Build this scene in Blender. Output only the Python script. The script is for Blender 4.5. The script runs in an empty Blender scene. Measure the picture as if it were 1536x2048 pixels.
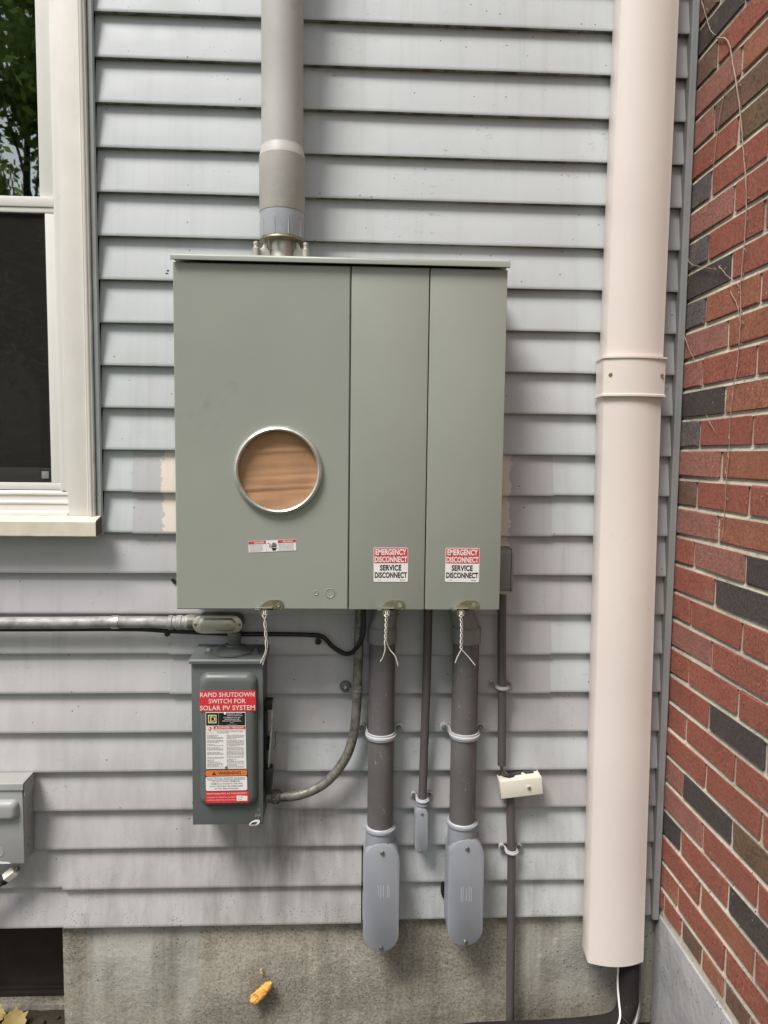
import bpy, bmesh, math, random
from mathutils import Vector, Matrix, noise
R = math.radians
rnd = random.Random(7)
scene = bpy.context.scene
col = scene.collection

# ------------------------------------------------------------------ camera, sky, sun, exposure
cam_d = bpy.data.cameras.new("camera")
cam_d.sensor_fit = 'HORIZONTAL'; cam_d.sensor_width = 36; cam_d.lens = 33.125
cam_d.clip_start = .05; cam_d.clip_end = 400
cam = bpy.data.objects.new("camera", cam_d); col.objects.link(cam); scene.camera = cam
cam.matrix_world = Matrix.Translation((.5611, -1.7584, 1.5272)) @ Matrix((
    (.99897, -.00853, -.04454), (-.04372, .07997, -.99584), (.01206, .99676, .07952))).to_4x4()
SUN_EL, SUN_AZ = 58, 222            # overcast glow, above and a little left of the viewer
world = bpy.data.worlds.new("World"); scene.world = world; world.use_nodes = True
nt = world.node_tree; nt.nodes.clear()
sky = nt.nodes.new('ShaderNodeTexSky'); sky.sky_type = 'NISHITA'; sky.sun_disc = False
sky.sun_elevation = R(SUN_EL); sky.sun_rotation = R(SUN_AZ); sky.air_density = 1.0; sky.dust_density = 1.5
hs = nt.nodes.new('ShaderNodeHueSaturation'); hs.inputs['Saturation'].default_value = .2
bg = nt.nodes.new('ShaderNodeBackground'); bg.inputs['Strength'].default_value = .052
wo = nt.nodes.new('ShaderNodeOutputWorld')
nt.links.new(sky.outputs[0], hs.inputs['Color']); nt.links.new(hs.outputs[0], bg.inputs[0]); nt.links.new(bg.outputs[0], wo.inputs[0])
sd = bpy.data.lights.new("sun", 'SUN'); sd.energy = 1.5; sd.angle = R(21); sd.color = (1, .97, .93)
so = bpy.data.objects.new("sun", sd); col.objects.link(so); so.location = (-2, -4, 6)
az = R(SUN_AZ); sv = Vector((math.sin(az) * math.cos(R(SUN_EL)), math.cos(az) * math.cos(R(SUN_EL)), math.sin(R(SUN_EL))))
so.rotation_euler = sv.to_track_quat('Z', 'Y').to_euler()
vs = scene.view_settings; vs.view_transform = 'Standard'; vs.look = 'None'; vs.gamma = 1; vs.exposure = 1.6
vs.use_curve_mapping = False

# ------------------------------------------------------------------ materials
class NB:
    def __init__(s, name):
        s.m = bpy.data.materials.new(name); s.m.use_nodes = True
        s.t = s.m.node_tree; s.t.nodes.clear()
        s.out = s.n('ShaderNodeOutputMaterial'); s.pos = s.n('ShaderNodeNewGeometry').outputs['Position']
    def n(s, typ, **kw):
        x = s.t.nodes.new(typ)
        for k, v in kw.items(): setattr(x, k, v)
        return x
    def l(s, a, b): s.t.links.new(a, b)
    def setv(s, sock, v):
        if hasattr(v, 'is_output'): s.l(v, sock)
        else: sock.default_value = v
    def scale(s, v, sc):
        m = s.n('ShaderNodeMapping'); s.l(v, m.inputs[0]); m.inputs['Scale'].default_value = sc; return m.outputs[0]
    def noise(s, sc, detail=4, rough=.55, vec=None, dist=0):
        x = s.n('ShaderNodeTexNoise'); s.l(vec or s.pos, x.inputs['Vector'])
        x.inputs['Scale'].default_value = sc; x.inputs['Detail'].default_value = detail
        x.inputs['Roughness'].default_value = rough; x.inputs['Distortion'].default_value = dist
        return x.outputs[0]
    def voro(s, sc, vec=None):
        x = s.n('ShaderNodeTexVoronoi'); s.l(vec or s.pos, x.inputs['Vector']); x.inputs['Scale'].default_value = sc
        return x.outputs[0], x.outputs[1]
    def ramp(s, v, a, b, ya=0., yb=1.):
        x = s.n('ShaderNodeMapRange'); s.l(v, x.inputs[0]); x.clamp = True
        for i, q in zip((1, 2, 3, 4), (a, b, ya, yb)): x.inputs[i].default_value = q
        return x.outputs[0]
    def math(s, op, a, b=0., c=None):
        x = s.n('ShaderNodeMath', operation=op); s.setv(x.inputs[0], a); s.setv(x.inputs[1], b)
        if c is not None: s.setv(x.inputs[2], c)
        return x.outputs[0]
    def mix(s, f, a, b):
        x = s.n('ShaderNodeMix', data_type='RGBA'); s.setv(x.inputs[0], f)
        for sock, v in ((x.inputs[6], a), (x.inputs[7], b)):
            if hasattr(v, 'is_output'): s.l(v, sock)
            else: sock.default_value = (*v, 1)
        return x.outputs[2]
    def xyz(s):
        x = s.n('ShaderNodeSeparateXYZ'); s.l(s.pos, x.inputs[0]); return x.outputs
    def bump(s, h, strength, dist=.002):
        x = s.n('ShaderNodeBump'); s.l(h, x.inputs['Height']); x.inputs['Strength'].default_value = strength
        x.inputs['Distance'].default_value = dist; return x.outputs[0]
    def bsdf(s, colr, rough=.5, metal=0., normal=None, spec=.5):
        x = s.n('ShaderNodeBsdfPrincipled')
        if hasattr(colr, 'is_output'): s.l(colr, x.inputs['Base Color'])
        else: x.inputs['Base Color'].default_value = (*colr, 1)
        s.setv(x.inputs['Roughness'], rough); s.setv(x.inputs['Metallic'], metal)
        x.inputs['Specular IOR Level'].default_value = spec
        if normal is not None: s.l(normal, x.inputs['Normal'])
        s.l(x.outputs[0], s.out.inputs[0]); return x

def sh(c, k): return tuple(min(1, max(0, v * k)) for v in c)
def simple(name, c, rough=.5, var=.12, vs=9, bump=.05, bs=350, metal=0., specks=None, scuff=None, scratch=None):
    b = NB(name); f = b.ramp(b.noise(vs, 5), .3, .7)
    cc = b.mix(f, sh(c, 1 - var), sh(c, 1 + var))
    if scuff:                                         # worn / oxidised patches (colour, threshold, scale)
        cc = b.mix(b.ramp(b.noise(scuff[2], 8, .7), scuff[1], scuff[1] + .1, 0, .8), cc, scuff[0])
    if specks:                                        # dirt dots: (colour, scale, size)
        d, rc = b.voro(specks[1]); hit = b.math('LESS_THAN', d, specks[2])
        pick = b.math('GREATER_THAN', b.noise(specks[1] * .35, 2), .52)
        cc = b.mix(b.math('MULTIPLY', hit, pick), cc, specks[0])
    if scratch:                                       # hairline handling scratches: (colour, threshold)
        q = b.math('GREATER_THAN', b.noise(1, 3, .6, b.scale(b.pos, (240, 240, 60)), 1.2), scratch[1])
        cc = b.mix(b.math('MULTIPLY', q, b.ramp(b.noise(9, 3), .50, .58, 0, .7)), cc, scratch[0])
    rg = b.ramp(b.noise(vs * 3, 4), .3, .7, max(0, rough - .08), min(1, rough + .1))
    b.bsdf(cc, rg, metal, b.bump(b.noise(bs, 3), bump, .001) if bump else None)
    return b.m

def siding_mat(name, c, patch=False):
    b = NB(name); X, Y, Z = b.xyz()
    cc = b.mix(b.ramp(b.noise(2.3, 5), .3, .7), sh(c, .90), sh(c, 1.07))
    cc = b.mix(b.ramp(b.noise(5.1, 3), .35, .75, 0, .5), cc, (c[0] * 1.02, c[1] * .96, c[2] * .99))
    if patch:                                         # cream primer left bare where the old meter stood
        wob = b.math('MULTIPLY', b.math('SUBTRACT', b.noise(45, 5, .7, b.scale(b.pos, (1, .2, 1))), .5), .05)
        xl = b.math('ADD', X, wob)
        m = b.math('MULTIPLY', b.math('GREATER_THAN', xl, .092), b.math('LESS_THAN', xl, .957))
        lo = b.math('ADD', 1.334, b.math('MULTIPLY', b.math('GREATER_THAN', X, .5), -.06))
        m = b.math('MULTIPLY', m, b.math('GREATER_THAN', Z, lo))
        cc = b.mix(b.math('MULTIPLY', m, b.math('LESS_THAN', Z, 1.534)), cc, (.66, .58, .50))
    # rain streaks and dust
    st = b.noise(1, 5, .6, b.scale(b.pos, (34, 4, 1.6)))
    cc = b.mix(b.math('MULTIPLY', b.ramp(st, .50, .74, 0, .34), b.ramp(b.noise(2.1, 3), .4, .6, .25, 1)), cc, sh(c, .55))
    # brownish weathering below the switch box and towards the splash zone
    low = b.ramp(Z, .28, 1.05, .75, .05)
    cc = b.mix(b.math('MULTIPLY', b.ramp(b.noise(7, 6, .65, b.scale(b.pos, (2.2, 1, .7))), .42, .7), low), cc, (.25, .225, .20))
    gx = b.math('MULTIPLY', b.math('SUBTRACT', X, .36), 4.2); gx = b.math('POWER', 2.718, b.math('MULTIPLY', b.math('MULTIPLY', gx, gx), -1.))
    gs = b.math('MULTIPLY', gx, b.math('MULTIPLY', b.ramp(Z, .62, .70, 1, 0), b.ramp(Z, .30, .5, .35, 1)))
    run = b.ramp(b.noise(1, 6, .65, b.scale(b.pos, (22, 6, 3.2))), .34, .66)
    cc = b.mix(b.math('MULTIPLY', b.math('MULTIPLY', gs, run), .85), cc, (.17, .155, .14))
    d3, _ = b.voro(150); spl = b.math('MULTIPLY', b.math('LESS_THAN', d3, .2), b.math('MULTIPLY', b.ramp(Z, .33, .62, .9, 0), b.ramp(b.noise(11, 4), .48, .6)))
    cc = b.mix(spl, cc, (.09, .075, .06))
    # mildew specks and fly spots
    d, rc = b.voro(95); grp = b.ramp(b.noise(6.5, 3), .50, .66)
    cc = b.mix(b.math('MULTIPLY', b.math('LESS_THAN', d, .10), b.math('MULTIPLY', grp, .9)), cc, (.06, .055, .045))
    d2, _ = b.voro(26); cc = b.mix(b.math('LESS_THAN', d2, .045), cc, (.05, .045, .04))
    mold = b.math('MULTIPLY', b.ramp(b.noise(60, 6, .7, b.scale(b.pos, (.7, 1, 1.3))), .60, .72), b.ramp(b.noise(3.2, 3), .5, .62))
    cc = b.mix(b.math('MULTIPLY', mold, .7), cc, (.10, .085, .065))
    # pale scratches
    sc = b.math('MULTIPLY', b.math('GREATER_THAN', b.noise(1, 3, .6, b.scale(b.pos, (70, 20, 190)), 1.5), .735), b.ramp(b.noise(4.4, 2), .55, .6))
    cc = b.mix(b.math('MULTIPLY', sc, .5), cc, (.68, .66, .62))
    rg = b.ramp(b.noise(12, 4), .3, .7, .45, .62)
    h = b.math('ADD', b.noise(3.5, 3), b.math('MULTIPLY', b.noise(260, 2), .05))
    b.bsdf(cc, rg, 0, b.bump(h, .35, .006)); return b.m

def concrete_mat(name, c, stain, pits=.5, tone=1., panel=None):
    b = NB(name); X, Y, Z = b.xyz()
    n1 = b.noise(3.2, 6, .6); n2 = b.noise(160, 4, .7)
    cc = b.mix(b.ramp(n1, .3, .7), sh(c, .84), sh(c, 1.1))
    pan = None
    if panel:
        xx = b.math('ADD', X, b.math('MULTIPLY', b.math('SUBTRACT', b.noise(9, 4), .5), .03))
        a1 = b.math('MULTIPLY', b.ramp(xx, panel[0], panel[0] + .006), b.ramp(xx, panel[1], panel[1] + .02, 1, 0))
        a2 = b.math('MULTIPLY', b.ramp(xx, 1.0, 1.02), 1.)
        pan = b.math('MULTIPLY', b.math('MAXIMUM', a1, a2), b.ramp(b.math('ADD', Z, b.math('MULTIPLY', b.noise(12, 4), .16)), .10, .22))
        cc = b.mix(pan, b.mix(b.ramp(n1, .3, .7), (.35, .322, .258), (.43, .40, .335)), cc)
    st = b.noise(1, 6, .65, b.scale(b.pos, (17, 8, 1.3)))
    cc = b.mix(b.ramp(st, .47, .66, 0, stain), cc, sh((.17, .155, .125), tone))
    grit = b.math('MULTIPLY', b.ramp(b.noise(125, 5, .8), .52, .60), b.ramp(b.noise(7, 5, .6, b.scale(b.pos, (1.6, 1, .7))), .38, .60, .15, 1))
    gf = b.math('MULTIPLY', grit, .75 * pits + .1)
    if pan is not None: gf = b.math('MULTIPLY', b.ramp(b.noise(110, 6, .85), .47, .60), b.ramp(pan, 0, 1, .55, .18))
    cc = b.mix(gf, cc, (.07, .058, .042))
    d, _ = b.voro(70); cc = b.mix(b.math('MULTIPLY', b.math('LESS_THAN', d, .13), b.ramp(b.noise(9, 2), .45, .5)), cc, (.05, .045, .04))
    if pan is not None: cc = b.mix(b.math('MULTIPLY', b.ramp(b.noise(170, 3, .65), .58, .40), b.math('MULTIPLY', b.ramp(b.noise(5, 4), .35, .65, .35, 1), b.ramp(pan, 0, 1, .42, .14))), cc, (.11, .092, .066))
    gl = b.ramp(b.noise(330, 2, .8), .66, .74, 0, .55)
    cc = b.mix(gl, cc, sh(c, 1.45))
    rough_area = b.ramp(b.noise(5.5, 3), .42, .62, .15, 1)
    h = b.math('ADD', b.math('MULTIPLY', b.noise(85, 6, .8), rough_area), b.math('MULTIPLY', n1, .6))
    b.bsdf(cc, .88, 0, b.bump(h, 1., .010), .2); return b.m

def brick_mat(name, c):
    b = NB(name); oi = b.n('ShaderNodeObjectInfo')
    vec = b.n('ShaderNodeVectorMath', operation='ADD'); b.l(b.pos, vec.inputs[0])
    cc = b.mix(b.ramp(b.noise(14, 5), .3, .7), sh(c, .82), sh(c, 1.15))
    g1 = b.ramp(b.noise(165, 3, .65), .38, .62)
    cc = b.mix(g1, b.mix(.55, cc, sh(c, .35)), b.mix(.25, cc, sh(c, 1.6)))
    cc = b.mix(b.math('MULTIPLY', oi.outputs['Random'], .55), cc, (c[0] * .78, c[1] * .74, c[2] * .76))
    cc = b.mix(b.ramp(b.noise(95, 6, .85), .56, .64, 0, .6), cc, sh(c, .34))
    cc = b.mix(b.ramp(b.noise(80, 6, .85), .60, .70, 0, .5), cc, (c[0] * 1.3 + .05, c[1] * 1.35 + .05, c[2] * 1.35 + .05))
    cc = b.mix(b.ramp(b.noise(8, 5, .7), .60, .75, 0, .35), cc, (.33, .25, .2))
    d, _ = b.voro(34); cc = b.mix(b.math('MULTIPLY', b.math('LESS_THAN', d, .05), .8), cc, (.62, .55, .48))
    h = b.math('ADD', b.noise(95, 6, .85), b.math('MULTIPLY', b.noise(30, 3), .5))
    b.bsdf(cc, .85, 0, b.bump(h, 1., .006), .25); return b.m

def metal_mat(name, c, rough=.42, metal=.85, dirt=(.09, .085, .07), amt=.5, sc=26):
    b = NB(name)
    cc = b.mix(b.ramp(b.noise(sc, 8, .72), .45, .62, 0, amt), c, dirt)
    cc = b.mix(b.ramp(b.noise(300, 3, .7), .58, .68, 0, .5), cc, sh(c, .45))
    b.bsdf(cc, b.ramp(b.noise(sc * 1.5, 5), .3, .7, rough - .1, rough + .2), metal, b.bump(b.noise(160, 4), .12, .001)); return b.m

MT = {
 'siding': siding_mat('aged_siding_paint', (.475, .496, .502)),
 'siding_new': siding_mat('newer_siding_paint', (.418, .410, .420), True),
 'siding_low': siding_mat('dusty_siding_paint', (.460, .452, .452)),
 'lip': simple('mildew_and_shade_lip', (.20, .19, .175), .7, .25, 9, .05, 200, scuff=((.05, .042, .032), .47, 24)),  # even dark base paints in lap shade, darker patches are mildew
 'trim': simple('grey_trim_paint', (.27, .275, .275), .5, .1, 12, .06, 200, specks=((.08, .07, .06), 120, .09)),
 'concrete': concrete_mat('stained_concrete', (.40, .39, .345), .55, panel=(-.125, .165)),
 'concrete_paint': concrete_mat('painted_concrete', (.40, .395, .40), .12, .1),
 'mortar': concrete_mat('mortar', (.58, .52, .42), .3, .35),
 'sheath': simple('tar_paper', (.02, .02, .02), .9),
 'white': simple('cream_window_paint', (.70, .66, .615), .45, .05, 7, .1, 60, specks=((.35, .28, .2), 45, .04)),
 'vinyl': simple('white_vinyl', (.70, .675, .64), .35, .03, 6, .02, 80),
 'sillm': simple('sill_paint', (.62, .56, .46), .5, .12, 18, .18, 60, scuff=((.36, .28, .2), .66, 22)),
 'cabinet': simple('sage_grey_enamel', (.276, .284, .248), .40, .06, 2.6, .05, 500, specks=((.19, .19, .165), 48, .035), scuff=((.215, .222, .19), .66, 3.5), scratch=((.36, .36, .32), .76)),
 'cabdark': simple('dark_gap', (.03, .03, .028), .8),
 'ringm': metal_mat('brushed_zinc_ring', (.58, .58, .54), .36, .75, (.35, .35, .32), .3),
 'latch': metal_mat('yellowish_zinc', (.30, .265, .17), .38, .7, (.12, .10, .06), .5, 40),
 'steel': metal_mat('bright_steel', (.62, .61, .58), .3, .9, (.25, .24, .21), .3),
 'screwm': metal_mat('old_screw', (.33, .32, .29), .4, .85, (.08, .07, .05), .6, 90),
 'switch': simple('dark_green_grey_enamel', (.102, .111, .107), .42, .10, 5, .08, 300, specks=((.5, .5, .46), 75, .045), scuff=((.16, .17, .16), .63, 9)),
 'pvcold': simple('sun_bleached_pvc', (.42, .40, .38), .6, .1, 5, .06, 300, specks=((.16, .14, .12), 80, .07), scuff=((.33, .29, .25), .58, 11)),
 'pvcold2': simple('dusty_pvc_coupling', (.375, .352, .325), .7, .12, 9, .1, 200, specks=((.14, .12, .1), 110, .09), scuff=((.42, .39, .33), .56, 14)),
 'bell': simple('pvc_rim_highlight', (.46, .44, .415), .45, .06, 9, .04, 200),  # paler than the coupling: highlight on the flare put into the colour
 'pvcblue': simple('blue_grey_pvc', (.335, .345, .372), .35, .07, 20, .03, 200, specks=((.62, .62, .62), 130, .12)),
 'pvcdark': simple('dark_grey_pvc', (.100, .093, .093), .45, .18, 7, .05, 300, specks=((.26, .23, .2), 100, .06), scuff=((.15, .13, .115), .60, 10), scratch=((.34, .31, .28), .66)),
 'pvcmid': simple('brown_grey_pvc', (.084, .076, .077), .42, .12, 6, .04, 300, specks=((.22, .2, .18), 90, .05), scratch=((.26, .24, .22), .68)),
 'pvclight': simple('light_grey_pvc', (.255, .265, .290), .42, .06, 9, .03, 300, specks=((.5, .5, .5), 60, .04)),
 'pvcstrap': simple('pale_grey_strap', (.42, .42, .44), .4, .08, 30, .04, 300),
 'pvcadapt': simple('grey_pvc_adapter', (.20, .20, .20), .38, .06, 10, .03, 200),
 'emt': metal_mat('weathered_emt', (.36, .355, .345), .6, .4, (.13, .115, .10), .6, 22),
 'emtdark': metal_mat('dark_painted_emt', (.20, .195, .165), .5, .45, (.045, .04, .03), .8, 42),
 'castal': metal_mat('cast_aluminium', (.56, .53, .47), .38, .75, (.30, .27, .22), .35, 24),
 'black': simple('black_rubber', (.012, .011, .011), .5, .3, 20, .05, 200),
 'foamblk': simple('black_pipe_foam', (.010, .008, .007), .9, .4, 14, .3, 160, specks=((.3, .27, .24), 160, .07)),
 'beige': simple('beige_plastic', (.70, .63, .58), .42, .05, 2.2, .05, 60, specks=((.2, .15, .12), 60, .03), scuff=((.60, .52, .46), .62, 4), scratch=((.78, .70, .65), .75)),
 'cream': simple('cream_plastic', (.68, .63, .54), .38, .03, 12, .03, 120),
 'lightbox': simple('light_grey_enamel', (.30, .305, .285), .45, .05, 5, .05, 400),
 'card': simple('corrugated_cardboard', (.37, .205, .108), .9, .12, 14, .25, 90),
 'screen': None, 'glass': None,
 'brass': metal_mat('brass_screw', (.5, .43, .26), .35, .85, (.15, .12, .06), .4, 80),
 'wire': metal_mat('seal_wire', (.66, .61, .56), .4, .25, (.42, .34, .28), .3, 90),
 'copper': metal_mat('green_ground_wire', (.10, .12, .07), .45, .4, (.04, .04, .03), .5, 60),
 'vine': simple('dry_vine', (.30, .215, .165), .8, .3, 40, .2, 200),
 'foam': simple('spray_foam', (.58, .30, .07), .95, .4, 60, 1., 140, scuff=((.50, .20, .03), .52, 40)),
 'foamold': simple('spray_foam_crumb', (.45, .33, .16), .8, .3, 60, .4, 200),
 'leaf': simple('yellow_leaf', (.34, .25, .08), .6, .25, 30, .15, 120, scuff=((.25, .2, .06), .55, 30)),
 'wood': simple('dark_window_board', (.020, .013, .009), .85, .6, 6, .2, 60),
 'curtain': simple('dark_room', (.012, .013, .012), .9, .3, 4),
 'soil': concrete_mat('soil', (.05, .038, .026), .6, 1., .3),
 'grass': simple('lawn', (.05, .075, .022), .9, .4, 3, .5, 40),
 'bark': simple('bark', (.09, .07, .05), .9, .3, 6, .6, 20),
 'pwhite': simple('label_white', (.74, .71, .69), .45, .02, 30, .02),
 'pred': simple('label_red', (.52, .045, .05), .45, .08, 12, .02),
 'predbright': simple('label_bright_red', (.60, .03, .04), .42, .1, 14, .03),
 'pblack': simple('label_black', (.008, .008, .008), .5, .1, 30, 0),
 'porange': simple('label_orange', (.60, .17, .05), .45, .08, 20, .02),
 'pyellow': simple('label_yellow', (.66, .60, .28), .45, .05, 20, .02),
 'pgrey': simple('label_grey_print', (.33, .31, .30), .5, .1, 60, 0),
 'ppink': simple('label_pale_red_print', (.72, .40, .37), .5, .1, 60, 0),
 'ofwhite': simple('print_offwhite', (.70, .62, .58), .5, .05, 60, 0),
}
BR = {k: brick_mat('brick_' + k, c) for k, c in {
 'red': (.375, .132, .094), 'orange': (.39, .155, .098), 'pink': (.385, .172, .135), 'brown': (.21, .125, .088),
 'dark': (.098, .080, .076), 'grey': (.16, .135, .13), 'olive': (.205, .130, .080)}.items()}
def glass_mat(name, lo):
    b = NB(name)
    tr = b.n('ShaderNodeBsdfTransparent'); tr.inputs[0].default_value = (.55, .6, .57, 1)
    gl = b.n('ShaderNodeBsdfGlossy'); gl.inputs['Roughness'].default_value = .014; gl.inputs[0].default_value = (.9, .97, .94, 1)
    b.l(b.bump(b.noise(5, 3, .5, b.scale(b.pos, (1, 1, 2.5))), .012, .006), gl.inputs['Normal'])
    fr = b.n('ShaderNodeFresnel'); fr.inputs[0].default_value = 2.0
    mx = b.n('ShaderNodeMixShader'); b.l(b.ramp(fr.outputs[0], 0, 1, lo, 1), mx.inputs[0])
    b.l(tr.outputs[0], mx.inputs[1]); b.l(gl.outputs[0], mx.inputs[2]); b.l(mx.outputs[0], b.out.inputs[0]); return b.m
def screen_mat():
    b = NB('insect_screen')
    tr = b.n('ShaderNodeBsdfTransparent'); df = b.n('ShaderNodeBsdfDiffuse')
    b.l(b.mix(b.ramp(b.noise(120, 3, .7, b.scale(b.pos, (.3, 1, 2))), .55, .75, 0, .6), (.030, .028, .026), (.075, .068, .06)), df.inputs[0])
    mx = b.n('ShaderNodeMixShader'); mx.inputs[0].default_value = .58
    b.l(tr.outputs[0], mx.inputs[1]); b.l(df.outputs[0], mx.inputs[2]); b.l(mx.outputs[0], b.out.inputs[0]); return b.m
def leaf_mat():
    b = NB('tree_leaf'); c = b.mix(b.ramp(b.noise(1.3, 3), .3, .7), (.14, .22, .06), (.26, .36, .12))
    d = b.n('ShaderNodeBsdfDiffuse'); t = b.n('ShaderNodeBsdfTranslucent'); b.l(c, d.inputs[0]); b.l(c, t.inputs[0])
    m = b.n('ShaderNodeMixShader'); m.inputs[0].default_value = .45; b.l(d.outputs[0], m.inputs[1]); b.l(t.outputs[0], m.inputs[2]); b.l(m.outputs[0], b.out.inputs[0]); return b.m
MT['treeleaf'] = leaf_mat()
MT['glass'] = glass_mat('window_glass', .34); MT['glass_low'] = glass_mat('screened_glass', 0.0); MT['screen'] = screen_mat()

# ------------------------------------------------------------------ mesh helpers
ORG = {}
def tag(o, label=None, cat=None, group=None, kind=None):
    if label: o['label'] = label
    if cat: o['category'] = cat
    if group: o['group'] = group
    if kind: o['kind'] = kind
    return o
def thing(name, label, cat, loc, group=None):
    o = bpy.data.objects.new(name, None); col.objects.link(o); o.location = loc; o.empty_display_size = .02
    ORG[o.name] = Vector(loc); return tag(o, label, cat, group)
def obj(name, bm, mat, parent=None, smooth=True, ang=35, bevel=0, bseg=2):
    """link a bmesh given in world coordinates as one object under parent"""
    bmesh.ops.recalc_face_normals(bm, faces=bm.faces[:])
    if bevel:
        es = [e for e in bm.edges if len(e.link_faces) == 2 and e.calc_face_angle(0) > R(28)]
        bmesh.ops.bevel(bm, geom=es, offset=bevel, segments=bseg, profile=.6, affect='EDGES', clamp_overlap=True)
    if parent is not None: o0 = ORG[parent.name]
    else:
        vv = [v.co for v in bm.verts]
        o0 = Vector(((min(v.x for v in vv) + max(v.x for v in vv)) / 2, (min(v.y for v in vv) + max(v.y for v in vv)) / 2, min(v.z for v in vv)))
    bmesh.ops.translate(bm, verts=bm.verts[:], vec=-o0)
    me = bpy.data.meshes.new(name); bm.to_mesh(me); bm.free()
    if smooth:
        me.polygons.foreach_set('use_smooth', [True] * len(me.polygons)); me.set_sharp_from_angle(angle=R(ang))
    me.materials.append(MT[mat] if isinstance(mat, str) else mat)
    o = bpy.data.objects.new(name, me); col.objects.link(o)
    if parent is not None: o.parent = parent; ORG[o.name] = o0
    else: o.location = o0; ORG[o.name] = o0
    if parent is not None: ORG[o.name] = ORG[parent.name]
    return o
def NEW(): return bmesh.new()
def box(bm, x0, x1, y0, y1, z0, z1):
    v = [bm.verts.new((x, y, z)) for x in (x0, x1) for y in (y0, y1) for z in (z0, z1)]
    for f in ((0, 1, 3, 2), (4, 6, 7, 5), (0, 4, 5, 1), (2, 3, 7, 6), (0, 2, 6, 4), (1, 5, 7, 3)): bm.faces.new([v[i] for i in f])
    return bm
def bx(*a): return box(NEW(), *a)
def loft(bm, rings, closed=True, caps=True):
    vr = [[bm.verts.new(p) for p in r] for r in rings]; n = len(vr[0])
    for a, b in zip(vr, vr[1:]):
        for i in range(n if closed else n - 1):
            j = (i + 1) % n; bm.faces.new((a[i], a[j], b[j], b[i]))
    if caps: bm.faces.new(vr[0][::-1]); bm.faces.new(vr[-1])
    return bm
def prism_y(bm, pts, y0, y1):           # outline (x,z) extruded along y
    return loft(bm, [[(x, y, z) for x, z in pts] for y in (y0, y1)])
def prism_x(bm, pts, x0, x1):           # outline (y,z) extruded along x
    return loft(bm, [[(x, y, z) for y, z in pts] for x in (x0, x1)])
def circ(r, n=24, a0=0): return [(r * math.cos(a0 + 2 * math.pi * i / n), r * math.sin(a0 + 2 * math.pi * i / n)) for i in range(n)]
def lathe_z(bm, cx, cy, prof, n=36, caps=True):       # prof: (r,z)
    return loft(bm, [[(cx + x, cy + y, z) for x, y in circ(r, n)] for r, z in prof], True, caps)
def lathe_y(bm, cx, cz, prof, n=32, caps=True):       # prof: (r,y)
    return loft(bm, [[(cx + x, y, cz + z) for x, z in circ(r, n)] for r, y in prof], True, caps)
def lathe_x(bm, cy, cz, prof, n=28, caps=True):
    return loft(bm, [[(x, cy + a, cz + c) for a, c in circ(r, n)] for r, x in prof], True, caps)
def rrect(x0, x1, z0, z1, r, n=6):
    r = min(r, (x1 - x0) / 2 - 1e-5, (z1 - z0) / 2 - 1e-5); p = []
    for cx, cz, a in ((x1 - r, z1 - r, 0), (x0 + r, z1 - r, 90), (x0 + r, z0 + r, 180), (x1 - r, z0 + r, 270)):
        for i in range(n + 1):
            t = R(a + 90 * i / n); p.append((cx + r * math.cos(t), cz + r * math.sin(t)))
    return p
def tube(bm, pts, r, n=12, caps=True):
    pts = [Vector(p) for p in pts]; rr = r if isinstance(r, (list, tuple)) else [r] * len(pts)
    up = None; rings = []
    for i, p in enumerate(pts):
        t = (pts[min(i + 1, len(pts) - 1)] - pts[max(i - 1, 0)]).normalized()
        if up is None: up = t.orthogonal().normalized()
        up = (up - t * up.dot(t)).normalized(); s = t.cross(up)
        rings.append([tuple(p + rr[i] * (up * math.cos(a) + s * math.sin(a))) for a in [2 * math.pi * k / n for k in range(n)]])
    return loft(bm, rings, True, caps)
def spline(pts, k=8):                    # Catmull-Rom
    pts = [Vector(p) for p in pts]; q = [pts[0] * 2 - pts[1]] + pts + [pts[-1] * 2 - pts[-2]]; out = []
    for i in range(1, len(q) - 2):
        a, b, c, d = q[i - 1:i + 3]
        for j in range(k):
            t = j / k
            out.append(.5 * ((2 * b) + (c - a) * t + (2 * a - 5 * b + 4 * c - d) * t * t + (3 * b - a - 3 * c + d) * t ** 3))
    out.append(pts[-1]); return out
def screw_y(name, x, z, y, r, parent, mat='screwm'):
    bm = lathe_y(NEW(), x, z, [(r, y), (r, y - r * .35), (r * .75, y - r * .75)], 14)
    box(bm, x - r * .6, x + r * .6, y - r * .85, y - r * .6, z - r * .12, z + r * .12)
    return obj(name, bm, mat, parent)

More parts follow.
